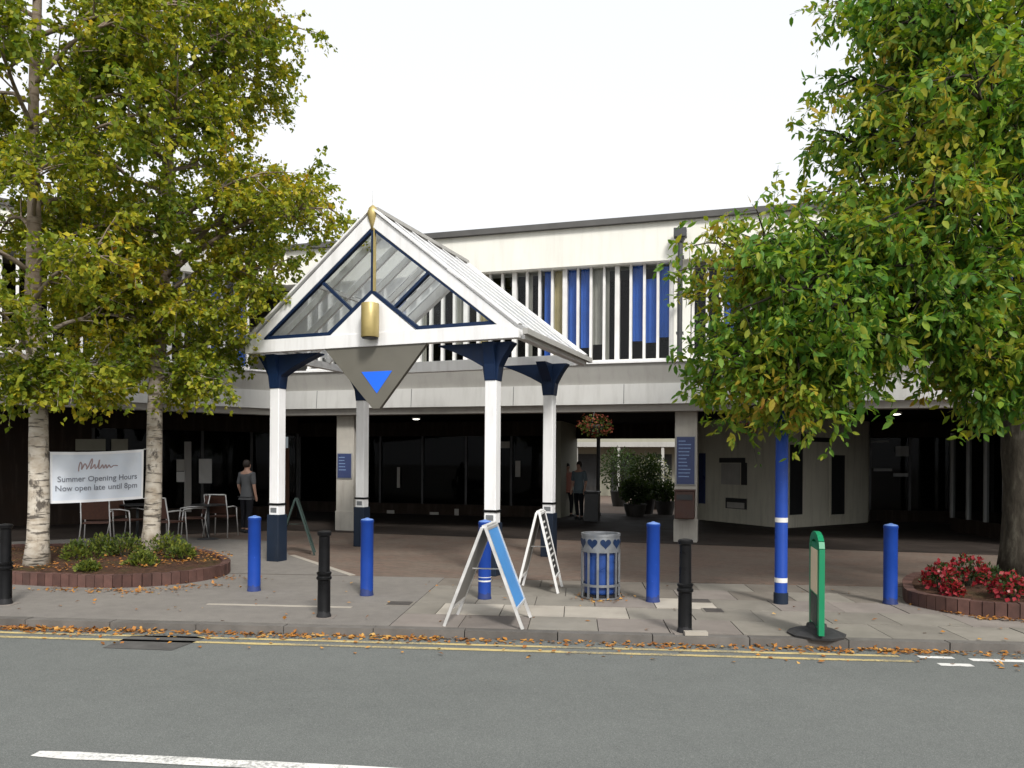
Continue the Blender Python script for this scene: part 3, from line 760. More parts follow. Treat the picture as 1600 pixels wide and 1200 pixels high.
on_face(k2, k3, .17, .24, 2.2, 2.5, .12, 'shop_frame', 'loudspeaker')
on_face(k2, k3, .30, .55, 2.3, 2.42, .03, 'shop_frame', 'sign_strip')
on_face(k1, k2, .02, .10, .5, 2.0, .03, 'notice_blue', 'narrow_window')
on_face(k1, k2, .28, .58, 1.72, 1.86, .03, 'shop_frame', 'menu_strip'); on_face(k1, k2, .54, .60, 1.1, 1.72, .03, 'shop_frame', 'menu_strip')
on_face(k1, k2, .30, .52, 1.1, 1.70, .015, 'blind_grey', 'menu_panel')
on_face(k1, k2, .36, .60, .42, .72, .03, 'shop_frame', 'low_sign'); on_face(k1, k2, .38, .58, .44, .6, .04, 'blind_grey', 'low_sign_panel')
# dark glazed end on the right with pale uprights
shopfront((k3.x + .15, 8.6), (9.2, 8.6), 2.96, 1.1, back=.6)
q = toB(G(1470, 822)); 
s3 = shopfront((6.35, 5.6), (7.3, 0.9), 2.96, .8, mats=('pale_frame', 'shop_glass'), back=1.2)
for (px, py, w_, h_) in ((1375, 690, .5, .05), (1410, 705, .35, .3), (1380, 734, .5, .08), (1408, 742, .4, .1)):
    u_ = Bu(px, 8.5); D_ = (BO + bx * u_ + by * 8.5).y; z_ = P(px, py, D_).z
    MB().box(u_ - w_ / 2, u_ + w_ / 2, 8.52, 8.55, z_ - h_ / 2, z_ + h_ / 2).build('shop_display', M['pale_frame'], bld)

# courtyard beyond the passage
fb = empty('courtyard_shops', BO + by * 24.0, BROT, 'pale rendered shop row seen through the dark passage', 'building')
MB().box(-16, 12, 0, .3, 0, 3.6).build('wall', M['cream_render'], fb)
MB().box(-16, 12, -1.4, .2, 2.55, 2.8).build('canopy', M['band_grey'], fb)
MB().box(-16, 12, -.2, 3, 3.6, 3.75).build('roof', M['roof_felt'], fb)
for i in range(9):
    x = -9 + i * 1.9
    w_ = MB().box(x, x + 1.25, -.03, .02, .1, 2.2).build('shop_door' if i % 3 == 0 else 'shop_window', M['shop_frame'], fb)
    MB().box(x + .08, x + 1.17, -.04, -.031, .5, 2.1).build('pane', M['board_dark'], w_)
for i in range(8):
    x = -9 + i * 2.2
    MB().box(x - .07, x + .07, -1.35, -1.2, 0, 2.55).build('post', M['band_grey'], fb)

# ------------------------------------------------------------------ entrance canopy
CO = Vector((-1.62, 13.23, 0)); CROT = -R(22)
can = empty('entrance_canopy', CO, CROT, 'white gabled glass entrance canopy on four white and navy posts', 'canopy')
PW, PD = 1.95, 1.27
YF, YB = -1.62, 1.70
XG, ZB, ZT, HW = 0.075, 3.42, 5.49, 2.40
for sx in (-1, 1):
    for sy in (-1, 1):
        x, y = sx * PW, sy * PD
        p = MB().box(x - .092, x + .092, y - .092, y + .092, .72, 2.9).build('post', M['white'], can, bevel=.012)
        MB().box(x - .117, x + .117, y - .117, y + .117, 0, .775).build('base_sleeve', M['navy_sleeve'], p, bevel=.01)
        MB().box(x - .105, x + .105, y - .105, y + .105, .93, .965).build('ring', M['black_iron'], p)
        MB().box(x - .06, x + .06, y - .096, y - .091, .81, .89).build('label_plate', M['steel'], p)
        # flared bracket: along the width and, thinner, along the depth
        far, near = .86, .34
        l, r_ = (near, far) if sx < 0 else (far, near)
        zt = ZB - .003
        prof = [(x - .10, 2.86), (x + .10, 2.86), (x + .13, 3.07)]
        prof += [(x + .13 + (r_ - .13) * t_ ** 1.1, 3.07 + (zt - 3.07 - .02) * (1 - (1 - t_) ** 1.12)) for t_ in (.3, .55, .8, 1.0)]
        prof += [(x + r_, zt), (x - l, zt)]
        prof += [(x - .13 - (l - .13) * t_ ** 1.1, 3.07 + (zt - 3.07 - .02) * (1 - (1 - t_) ** 1.12)) for t_ in (1.0, .8, .55, .3)]
        prof += [(x - .13, 3.07)]
        b_ = MB().prism([(a, y - .095, z) for a, z in prof], (0, .19, 0)).build('bracket', M['navy'], can, bevel=.006)
        q = .5
        pr2 = [(-.108, 2.87), (.108, 2.87), (.135, 3.1), (q, zt - .006), (-q, zt - .006), (-.135, 3.1)]
        if sy < 0: pr2[4] = (-.22, zt - .006)
        MB().prism([(x - .088, y + a, z) for a, z in pr2], (.176, 0, 0)).build('cross_bracket', M['navy'], b_)
def gp(x, z, y): return (XG + x, y, z)
TH = .12
slope = (ZT - ZB - .02) / HW
# wide rake boards, bottom beam
for sx in (-1, 1):
    q = [(0, ZT), (sx * HW, ZB + .16), (sx * HW, ZB), (sx * (HW - .14), ZB + .0), (sx * (HW - .32), ZB + .24), (0, ZT - .27)]
    if sx > 0: q = q[::-1]
    q = [(0, ZT), (sx * (HW + .0), ZB + .13), (sx * (HW - .33), ZB + .21), (0, ZT - .25)]
    MB().prism([gp(x, z, YF) for x, z in q], (0, TH, 0)).build('rake_board', M['white'], can, bevel=.006)
    MB().prism([gp(x, z, YB - TH) for x, z in q], (0, TH, 0)).build('rake_board', M['white'], can, bevel=.006)
for y0 in (YF - .004, YB - TH + .004):
    MB().prism([gp(-HW - .01, ZB, y0), gp(HW + .01, ZB, y0), gp(HW + .01, ZB + .128, y0), gp(HW - .30, ZB + .205, y0), gp(-HW + .30, ZB + .205, y0), gp(-HW - .01, ZB + .128, y0)], (0, TH + .008, 0)).build('beam', M['white'], can, bevel=.006)
# chevron panel behind the gold lamp
MB().prism([gp(-.76, ZB + .2, YF + .01), gp(.76, ZB + .2, YF + .01), gp(0, ZB + .80, YF + .01)], (0, TH - .03, 0)).build('chevron_panel', M['white'], can)
# navy glazing frame
def fr(a, b_, w_=.055, name='glazing_bar', mat='navy', y=None, d=.07):
    y = YF + .045 if y is None else y
    MB().bar(gp(a[0], a[1], y), gp(b_[0], b_[1], y), d, w_, up=(0, 0, 1) if abs(a[1] - b_[1]) < 5 * abs(a[0] - b_[0]) + 1e-6 else (1, 0, 0)).build(name, M[mat], can)
iA, iL, iR = (0, ZT - .27), (-HW + .37, ZB + .235), (HW - .37, ZB + .235)
kL, kR, kT = (-.79, ZB + .235), (.79, ZB + .235), (0, ZB + .84)
for a, b_ in ((iA, iL), (iL, kL), (kL, kT), (kT, kR), (kR, iR), (iR, iA)): fr(a, b_)
MB().box(XG - .022, XG + .022, YF + .01, YF + .08, kT[1], iA[1]).build('glazing_bar', M['navy'], can)
MB().box(XG + .023, XG + .045, YF + .0, YF + .05, kT[1], iA[1]).build('gold_strip', M['gold'], can)
fr((-.90, 4.46), (-.37, 4.0), .045); fr((.96, 4.46), (.40, 4.0), .045)
for sx in (-1, 1):                          # gable panes
    up = [(0.0, ZT - .29), (sx * .93, 4.47), (sx * .385, 4.01), (0, ZB + .85)]
    lo = [(sx * .93, 4.47), (sx * (HW - .40), ZB + .24), (sx * .80, ZB + .24), (sx * .385, 4.01)]
    for poly in (up, lo):
        MB().add([gp(x, z, YF + .045) for x, z in poly], [tuple(range(4))]).build('pane', M['glass'], can)
# finial, gold lamp
fin = MB().lathe([(.02, 0), (.045, .10), (.075, .2), (.085, .27), (.06, .34), (.02, .38)], 14, (XG, YF + .02, ZT - .30)).build('finial', M['gold'], can, smooth=True)
MB().tube([(XG, YF + .02, ZT + .06), (XG, YF + .02, ZT + .36)], [.012, .004], 6).build('spike', M['alu'], fin)
lp = MB().lathe([(.128, 0), (.135, .01), (.135, .50), (.128, .51)], 24, (XG + .06, YF - .13, 3.53)).build('wall_lamp', M['gold'], can, smooth=True, auto=40)
MB().lathe([(.12, -.015), (.12, .0)], 20, (XG + .06, YF - .13, 3.53)).build('lamp_base', M['black_iron'], lp)
# hanging triangular sign
MB().prism([(XG - .86, YF + .02, ZB - .004), (XG + .94, YF + .02, ZB - .004), (XG + .14, YF + .02, 2.47), (XG + .02, YF + .02, 2.47)][::-1], (0, .07, 0)).build('hanging_sign', M['grey_sign'], can)
MB().prism([(XG - .18, YF + .014, 3.035), (XG + .36, YF + .014, 3.035), (XG + .095, YF + .014, 2.70)], (0, .005, 0)).build('sign_emblem', M['bright_blue'], can)
# roof: rafters, purlins, glazing panes, ridge, eaves
RL = HW / math.cos(math.atan(slope))
ny = 6
for sx in (-1, 1):
    rt, re = (0.0, ZT - .06), (sx * (HW - .02), ZB + .13)
    dirv = Vector((re[0] - rt[0], 0, re[1] - rt[1])); nrm = Vector((-dirv.z * sx, 0, abs(dirv.x))).normalized()
    nrm = Vector((sx * abs(dirv.z), 0, abs(dirv.x))).normalized()
    for i in range(1, ny):
        y = YF + (YB - YF) * i / ny
        MB().bar(gp(*rt, y), gp(*re, y), .05, .10, up=nrm).build('rafter', M['white'], can)
    for i in range(ny):
        y0 = YF + .02 + (YB - YF - .04) * i / ny + .012; y1 = YF + .02 + (YB - YF - .04) * (i + 1) / ny - .012
        off = nrm * .062
        for f0, f1 in ((0.02, .495), (.505, .985)):
            a = Vector(gp(*rt, 0)) + dirv * f0 + off; b_ = Vector(gp(*rt, 0)) + dirv * f1 + off
            MB().add([(a.x, y0, a.z), (b_.x, y0, b_.z), (b_.x, y1, b_.z), (a.x, y1, a.z)], [(0, 1, 2, 3)]).build('roof_pane', M['roof_glass'], can)
    for f in (.5,):
        a = Vector(gp(*rt, 0)) + dirv * f
        MB().bar((a.x, YF + .1, a.z), (a.x, YB - .1, a.z), .05, .06).build('purlin', M['white'], can)
    # capping strips on the outside and eaves beam with gutter
    for i in range(ny + 1):
        y = YF + .03 + (YB - YF - .06) * i / ny
        a = Vector(gp(*rt, y)) + nrm * .085; b_ = Vector(gp(*re, y)) + nrm * .085
        MB().bar(a - nrm * .008, b_ - nrm * .008, .13 if i in (0, ny) else .03, .012 if 0 < i < ny else .03, up=nrm).build('capping', M['white'], can)
    xe = XG + sx * HW
    MB().box(xe - .06, xe + .06, YF + .13, YB - .13, ZB + .0, ZB + .125).build('eaves_beam', M['white'], can)
    MB().box(min(xe + sx * .065, xe + sx * .14), max(xe + sx * .065, xe + sx * .14), YF + .02, YB - .02, ZB + .05, ZB + .13).build('gutter', M['band_grey'], can)
MB().bar((XG, YF + .02, ZT + .02), (XG, YB - .02, ZT + .02), .16, .06).build('ridge_cap', M['band_grey'], can)
for sy in (-1, 1):
    pass

# ------------------------------------------------------------------ street furniture
def bollard_blue(px, py, label, h=0.95, bands=False, tilt=0.0):
    c = G(px, py)
    e = empty('blue_bollard', c, random.uniform(0, 6), label, 'bollard', 'blue bollards across the entrance')
    MB().lathe([(.086, 0), (.086, .012), (.079, .03), (.079, h - .05), (.083, h - .045), (.083, h - .018)], 24).build('shaft', M['blue'], e, smooth=True, auto=40)
    MB().lathe([(.083, h - .0178), (.07, h - .006), (.03, h + .004), (.012, h + .012)], 24).build('cap', M['blue_cap'], e, smooth=True)
    if bands:
        for z in (.21, .26): MB().lathe([(.081, z), (.081, z + (.018 if z < .25 else .008))], 24).build('band', M['line_white'], e, smooth=True, auto=40)
    return e
M['blue_cap'] = paint('blue_cap', (0.10, 0.19, 0.46), 0.4, 0.1, 6, 0.3, (0.05, 0.08, 0.2))
bollard_blue(397, 923, 'leftmost blue bollard, near the brick flower bed')
bollard_blue(573, 930, 'blue bollard between the black bollard and the pavement boards')
bollard_blue(757, 935, 'blue bollard behind the pavement board, with white bands low down', bands=True)
bollard_blue(1020, 940, 'blue bollard just right of the litter bin')
bollard_blue(1391, 943, 'rightmost blue bollard, beside the red flower bed')
def bollard_black(px, py, label, h=0.92):
    c = G(px, py)
    e = empty('black_bollard', c, 0, label, 'bollard', 'black iron bollards along the kerb')
    MB().lathe([(.078, 0), (.078, .02), (.068, .04), (.066, .40), (.066, .46), (.060, .48), (.057, h - .10), (.057, h - .06)], 22).build('shaft', M['black_iron'], e, smooth=True, auto=35)
    MB().lathe([(.069, .395), (.080, .405), (.080, .425), (.070, .435), (.070, .450), (.078, .458), (.078, .475), (.064, .485)], 22).build('collar', M['black_iron'], e, smooth=True, auto=35)
    MB().lathe([(.058, h - .06), (.072, h - .05), (.074, h - .02), (.064, h - .008), (.02, h)], 22).build('cap', M['black_iron'], e, smooth=True, auto=35)
    MB().box(-.12, .12, -.10, .10, -.01, .005).build('footing', M['slab_c'], e)
    return e
bollard_black(506, 964, 'black iron bollard with a collar, left of the middle')
bollard_black(1070, 988, 'black iron bollard right of the litter bin, nearest the kerb')
bollard_black(8, 944, 'black iron bollard at the left edge of the picture')
# pale brick lying by the black bollard
tag(MB().box(-.11, .11, -.04, .04, 0, .035).build('loose_brick', M['slab_b'], loc=G(1087, 992)), 'pale flat brick lying at the foot of the black bollard', 'brick')

# tall blue post
e = empty('blue_post', G(1220, 943), 0, 'tall blue post with white bands rising into the tree', 'post')
MB().lathe([(.082, 0), (.082, .10), (.073, .12), (.073, 2.35), (.05, 2.38)], 24).build('shaft', M['blue'], e, smooth=True, auto=35)
for z in (.255, .97): MB().lathe([(.0745, z), (.0745, z + .055)], 24).build('band', M['line_white'], e, smooth=True, auto=35)
MB().lathe([(.084, 0), (.084, .13), (.075, .135)], 24).build('base_sleeve', M['navy_sleeve'], e, smooth=True, auto=35)

# A-boards
def a_board(name, loc, rz, W, spread, h, frame, right, left, label, group='folding pavement boards', pz=.19, fw=.03):
    e = empty(name, loc, rz, label, 'pavement board', group)
    for sx in (-1, 1):
        top = lambda y, s=sx: Vector((s * .018, y, h))
        foot = lambda y, s=sx: Vector((s * spread / 2, y, 0.0))
        for y in (0, W): MB().bar(foot(y), top(y), fw, fw, up=(0, 1, 0)).build('frame_leg', M[frame], e)
        at = lambda f, y: foot(y) + (top(y) - foot(y)) * f
        for f in (pz, .985): MB().bar(at(f, fw / 2), at(f, W - fw / 2), fw, fw * .9).build('frame_rail', M[frame], e)
        n_ = Vector((sx * h, 0, spread / 2)).normalized()
        q = [at(pz + .012, fw / 2) + n_ * .004, at(pz + .012, W - fw / 2) + n_ * .004, at(.97, W - fw / 2) + n_ * .004, at(.97, fw / 2) + n_ * .004]
        if sx < 0: q = q[::-1]
        pn = MB().prism(q, -n_ * .01).build('panel', M[right if sx > 0 else left], e)
        if right == 'board_dark' and sx > 0:    # chalked lines on the dark board
            for i in range(9):
                f = .30 + i * .07; ya, yb = .08 + random.uniform(0, .05), W - .08 - random.uniform(0, .2)
                q = [at(f, ya) + n_ * .0065, at(f, yb) + n_ * .0065, at(f + .025, yb) + n_ * .0065, at(f + .025, ya) + n_ * .0065]
                MB().add(q, [(0, 1, 2, 3)]).build('chalk_line', M['paper'], pn)
    MB().bar((-spread * .22, W * .5, h * .55), (spread * .22, W * .5, h * .55), .012, .012).build('stay', M[frame], e)
    MB().bar((0, .02, h + .005), (0, W - .02, h + .005), .05, .03).build('hinge', M[frame], e)
    return e
a_board('pavement_board', K(-.292, .16), -R(9), .60, .80, 1.0, 'alu', 'board_blue', 'board_back', 'silver pavement board with a pale blue face, nearest the kerb')
a_board('pavement_board', Vector((.335, 9.80, 0)), -R(9), .55, .53, 1.02, 'frame_white', 'board_dark', 'board_back', 'white framed pavement board with a black face, beside the litter bin')
a_board('pavement_board', Vector((-3.80, 13.5, 0)), R(13), .5, .66, .98, 'dark_green', 'dark_green', 'board_dark', 'dark green pavement board beside the left canopy post')

# litter bin
e = empty('litter_bin', G(938, 934), R(8), 'round litter bin with silver bars, blue liner and heart band', 'litter bin')
BR_, BH = .235, .80
MB().lathe([(.195, .06), (.20, .10), (.205, .60), (.205, .62)], 28).build('liner', M['bin_blue'], e, smooth=True)
MB().lathe([(.19, .0), (.21, .02), (.21, .06), (.19, .07)], 28).build('base', M['black_iron'], e, smooth=True, auto=35)
def ring(name, z0, z1, r0, mat, th=.012, parent=None):
    prof = [(r0 - th, z0), (r0, z0), (r0, z1), (r0 - th, z1)]
    mb = MB(); sg = 40
    for r1, z in prof:
        for k in range(sg):
            mb.v.append((r1 * math.cos(2 * math.pi * k / sg), r1 * math.sin(2 * math.pi * k / sg), z))
    for i in range(4):
        for k in range(sg):
            a = i * sg + k; b_ = i * sg + (k + 1) % sg; c = ((i + 1) % 4) * sg
            mb.f.append((a, b_, c + (k + 1) % sg, c + k))
    return mb.build(name, M[mat], parent or e, smooth=True, auto=35)
ring('top_ring', BH - .03, BH, BR_ + .006, 'steel', .03)
bd = ring('heart_band', BH - .20, BH - .03, BR_, 'steel', .004)
ring('hoop', BH - .225, BH - .20, BR_ + .005, 'steel')
ring('hoop', .16, .19, BR_ + .005, 'steel')
ring('hoop', .01, .03, BR_ + .005, 'steel')
bar = MB().box(-.014, .014, -.006, .006, .01, BH - .2).mesh('bar', M['steel'])
for k in range(12):
    an = 2 * math.pi * (k + .25) / 12
    o = obj('bar', bar, e, (BR_ * math.cos(an), BR_ * math.sin(an), 0), an + math.pi / 2)
hv = []
for i in range(24):
    t_ = 2 * math.pi * i / 24
    hv.append((.0042 * 16 * math.sin(t_) ** 3, 0, .0042 * (13 * math.cos(t_) - 5 * math.cos(2 * t_) - 2 * math.cos(3 * t_) - math.cos(4 * t_))))
heart = MB().prism(hv, (0, .004, 0)).mesh('heart', M['navy'])
for k in range(9):
    an = -math.pi / 2 + 2 * math.pi * (k + .0) / 9
    obj('heart', heart, bd, ((BR_ + .001) * math.cos(an), (BR_ + .001) * math.sin(an), BH - .112), an + math.pi / 2)

# green swinging sign
e = empty('swing_sign', Vector((2.915, 7.22, 0)), -R(12.5), 'green framed pavement sign with cream panel on a black rubber base', 'sign')
SWd, SHt = .50, .97
mb = MB().lathe([(.27, 0), (.275, .02), (.20, .05), (.10, .075), (.09, .11)], 10, (0, SWd / 2, 0)); mb.build('base', M['rubber'], e)
outer, inner = [], []
for (y, z) in ((0, .05), (0, SHt - .12)): outer.append((y, z))
for i in range(1, 7):
    t_ = math.pi * i / 7
    outer.append((SWd / 2 - SWd / 2 * math.cos(t_), SHt - .12 + .12 * math.sin(t_)))
outer += [(SWd, SHt - .12), (SWd, .05)]
pts = [Vector((0, y, z)) for y, z in outer]
mb = MB()
for a, b_ in zip(pts[:-1], pts[1:]): mb.bar(a, b_ + (b_ - a).normalized() * .01, .075, .05, up=(1, 0, 0))
mb.v = [(x, y, z) for x, y, z in mb.v]
mb.build('frame', M['green'], e)
MB().box(-.022, .022, .04, SWd - .04, .10, .90).build('panel', M['green'], e)
MB().box(-.028, -.0225, .07, SWd - .07, .42, .84).build('poster', M['cream_panel'], e)
MB().box(-.027, -.0225, .07, SWd - .07, .12, .40).build('lower_print', M['dark_green'], e)

# brown bin fixed to the arcade column
pc = BO + bx * 0.0 + by * 0.10
e = empty('column_bin', pc, BROT, 'brown box bin fixed to the concrete column under the blue notice', 'bin')
MB().box(-.20, .20, -.17, .20, .52, 1.10).build('box', M['brown_box'], e, bevel=.02)
MB().box(-.16, .16, -.18, -.168, .92, 1.03).build('slot', M['board_dark'], e)
MB().box(-.215, .215, -.185, .20, 1.10, 1.13).build('lid', M['brown_box'], e, bevel=.008)

# cafe furniture under the left wing
def make_chair(loc, rz, label):
    e = empty('cafe_chair', loc, rz, label, 'chair', 'cafe chairs under the left wing')
    w, d = .23, .22
    MB().box(-w, w, -d, d, .43, .46).build('seat', M['wicker'], e, bevel=.01)
    MB().prism([(-w, d, .52), (w, d, .52), (w, d + .09, .90), (-w, d + .09, .90)], (0, .02, 0)).build('backrest', M['wicker'], e)
    for sx in (-1, 1):
        MB().tube([(sx * (w + .04), -d - .03, 0), (sx * (w + .015), -d, .45), (sx * (w + .015), -d + .02, .64)], .013, 6).build('leg', M['alu'], e, smooth=True)
        MB().tube([(sx * (w + .05), d + .08, 0), (sx * (w + .015), d, .45), (sx * (w + .01), d + .10, .93)], .013, 6).build('leg', M['alu'], e, smooth=True)
        MB().tube([(sx * (w + .015), -d + .02, .64), (sx * (w + .03), 0, .67), (sx * (w + .015), d + .05, .66)], .014, 6).build('armrest', M['alu'], e, smooth=True)
    MB().tube([(-w, d + .10, .93), (w, d + .10, .93)], .014, 6).build('top_rail', M['alu'], e, smooth=True)
    return e
make_chair(G(152, 852), R(200), 'cafe chair under the left half of the white banner')
make_chair(G(200, 846), R(80), 'cafe chair under the right half of the white banner')
make_chair(G(262, 850), R(160), 'cafe chair just right of the second birch trunk')
make_chair(G(300, 842), R(-60), 'cafe chair turned sideways between two others')
make_chair(G(346, 838), R(175), 'rightmost cafe chair, nearest the standing person')
def table(loc, label):
    e = empty('cafe_table', loc, 0, label, 'table', 'cafe tables under the left wing')
    MB().lathe([(.33, .715), (.35, .72), (.35, .74), (.33, .745)], 24).build('table_top', M['board_dark'], e, smooth=True, auto=35)
    MB().tube([(0, 0, .02), (0, 0, .72)], .03, 10).build('pedestal', M['dark_metal'], e, smooth=True)
    MB().lathe([(.22, 0), (.22, .015), (.05, .04)], 20).build('base', M['dark_metal'], e)
table(G(296, 848) + Vector((.1, .7, 0)), 'dark round cafe table right of the second birch trunk')
table(G(180, 850) + Vector((0, .9, 0)), 'dark round cafe table behind the white banner')

# ------------------------------------------------------------------ people
def skin_mesh(name, mat, parent, verts, edges, radii, root=0, sub=2):
    me = bpy.data.meshes.new(name); me.from_pydata(verts, edges, []); me.materials.append(mat)
    o = bpy.data.objects.new(name, me); COL.objects.link(o); o.parent = parent
    sk = o.modifiers.new('skin', 'SKIN'); sk.use_smooth_shade = True
    for i, r_ in enumerate(radii):
        sv = me.skin_vertices[0].data[i]; sv.radius = r_ if isinstance(r_, tuple) else (r_, r_)
        sv.use_root = (i == root)
    ss = o.modifiers.new('sub', 'SUBSURF'); ss.levels = ss.render_levels = sub
    return o
def person(loc, rz, label, shirt, trousers, hair='hair', h=1.72, stride=.12, arm=.1):
    s = h / 1.72
    e = empty('person', loc, rz, label, 'person'); e.scale = (s, s, s)
    V = [(0, 0, .93), (0, 0, 1.10), (0, .0, 1.30), (0, .01, 1.42), (0, 0, 1.50), (0, -.01, 1.58), (0, -.015, 1.66),
         (.09, 0, .88), (.10, -stride, .48), (.10, -stride + .04, .09), (.10, -stride - .10, .04),
         (-.09, 0, .88), (-.10, stride, .48), (-.10, stride + .10, .10), (-.10, stride, .04),
         (.17, 0, 1.40), (.22, .03, 1.13), (.23, -arm, .90), (.23, -arm - .03, .82), (.225, -arm - .05, .75),
         (-.17, 0, 1.40), (-.22, .02, 1.13), (-.23, -arm * .3, .89), (-.23, -arm * .3 - .03, .81), (-.225, -arm * .3 - .04, .74),
         (0, -.085, 1.585)]
    E_ = [(0, 1), (1, 2), (2, 3), (3, 4), (4, 5), (5, 6), (0, 7), (7, 8), (8, 9), (9, 10), (0, 11), (11, 12), (12, 13), (13, 14),
          (3, 15), (15, 16), (16, 17), (17, 18), (18, 19), (3, 20), (20, 21), (21, 22), (22, 23), (23, 24), (5, 25)]
    Rr = [(.135, .095), (.11, .082), (.14, .09), (.11, .072), .052, (.075, .09), (.07, .085),
          .085, .058, .04, .035, .085, .058, .04, .035, .055, .042, .03, .035, .02, .055, .042, .03, .035, .02, .02]
    skin_mesh('body', M['skin'], e, V, E_, Rr)
    g_ = 1.24
    V2 = V + [(0, 0, .86), (0, 0, 1.0)]; Rr2 = Rr + [(.15, .11), (.13, .095)]
    idx = [26, 0, 1, 2, 3, 15, 16, 20, 21]
    mp = {j: i for i, j in enumerate(idx)}
    ed = [(mp[a], mp[b_]) for a, b_ in E_ + [(26, 0)] if a in mp and b_ in mp]
    rr = [tuple(x * g_ for x in Rr2[j]) if isinstance(Rr2[j], tuple) else Rr2[j] * 1.3 for j in idx]
    skin_mesh('shirt', M[shirt], e, [V2[j] for j in idx], ed, rr, root=1)
    idx = [0, 7, 8, 9, 11, 12, 13, 27]
    mp = {j: i for i, j in enumerate(idx)}
    ed = [(mp[a], mp[b_]) for a, b_ in E_ + [(0, 27)] if a in mp and b_ in mp]
    rr = [tuple(x * 1.1 for x in Rr2[j]) if isinstance(Rr2[j], tuple) else Rr2[j] * 1.25 for j in idx]
    skin_mesh('trousers', M[trousers], e, [V2[j] for j in idx], ed, rr)
    mb = MB().lathe([(.03, .0), (.078, .03), (.088, .09), (.08, .15), (.045, .185), (.01, .195)], 14, (0, .018, 1.545))
    mb.build('hair', M[hair], e, smooth=True)
    for fx in (-.1, .1):
        y0 = (-stride - .10) if fx > 0 else (stride - .02)
        mb = MB().box(fx - .045, fx + .045, y0 - .06, y0 + .19, .0, .085); mb.build('shoe', M['board_dark'], e, bevel=.03)
    return e
pp = P(386, 725, 17.9)
person(Vector((pp.x, pp.y, 0)), R(160), 'person in a white shirt standing in the dark cafe front', 'shirt_white', 'trousers', h=1.68, stride=.03)
q = BO + bx * Bu(887, 7.4) + by * 7.4
person(q, R(20), 'person in a salmon top walking through the passage', 'shirt_pink', 'trousers', h=1.66)
q = BO + bx * Bu(905, 6.2) + by * 6.2
person(q, R(-30), 'person in a grey-blue top standing at the passage mouth', 'shirt_slate', 'trousers', h=1.72, stride=.04)

# ------------------------------------------------------------------ leaves and plants
def unit(a):
    return a / np.maximum(np.linalg.norm(a, axis=1, keepdims=True), 1e-9)
def leaf_mesh(name, mat, Pt, Dr, Nm, L, W, six=False):
    n = len(Pt)
    Dr = unit(Dr); S = unit(np.cross(Dr, Nm)); Nn = np.cross(S, Dr)
    L = np.asarray(L).reshape(-1, 1) * np.ones((n, 1)); W = np.asarray(W).reshape(-1, 1) * np.ones((n, 1))
    if six:
        droop = -Nn * L * 0.10
        V = np.stack([Pt, Pt + Dr * L * .3 + S * W * .45 + Nn * W * .12, Pt + Dr * L * .65 + S * W * .42 + Nn * W * .1 + droop * .5, Pt + Dr * L + droop,
                      Pt + Dr * L * .65 - S * W * .42 + Nn * W * .1 + droop * .5, Pt + Dr * L * .3 - S * W * .45 + Nn * W * .12, Pt + Dr * L * .5 - Nn * W * .05], 1)
        F = np.array([[0, 1, 6], [1, 2, 6], [2, 3, 6], [3, 4, 6], [4, 5, 6], [5, 0, 6]]); k = 7
    else:
        V = np.stack([Pt, Pt + Dr * L * .45 + S * W * .5 + Nn * W * .12, Pt + Dr * L, Pt + Dr * L * .45 - S * W * .5 + Nn * W * .12], 1)
        F = np.array([[0, 1, 2], [0, 2, 3]]); k = 4
    V = V.reshape(-1, 3)
    Fa = (F[None] + (np.arange(n) * k)[:, None, None]).reshape(-1, 3)
    me = bpy.data.meshes.new(name)
    me.vertices.add(len(V)); me.vertices.foreach_set('co', V.astype(np.float32).ravel())
    me.loops.add(Fa.size); me.loops.foreach_set('vertex_index', Fa.astype(np.int32).ravel())
    me.polygons.add(len(Fa)); me.polygons.foreach_set('loop_start', np.arange(0, Fa.size, 3, dtype=np.int32))
    me.update(calc_edges=True); me.validate()
    me.materials.append(mat)
    return me
def rand_dirs(n):
    a = rng.normal(size=(n, 3)); return unit(a)

def curve_pts(a, b, sag, n, wob=0.0):
    a, b = np.array(a, float), np.array(b, float)
    t = np.linspace(0, 1, n)[:, None]
    p = a + (b - a) * t
    p[:, 2] += (sag * 4 * t * (1 - t))[:, 0]
    if wob:
        w = rng.normal(size=(n, 3)) * wob; w[0] = 0
        p += np.cumsum(w, 0) * 0.5
    return p

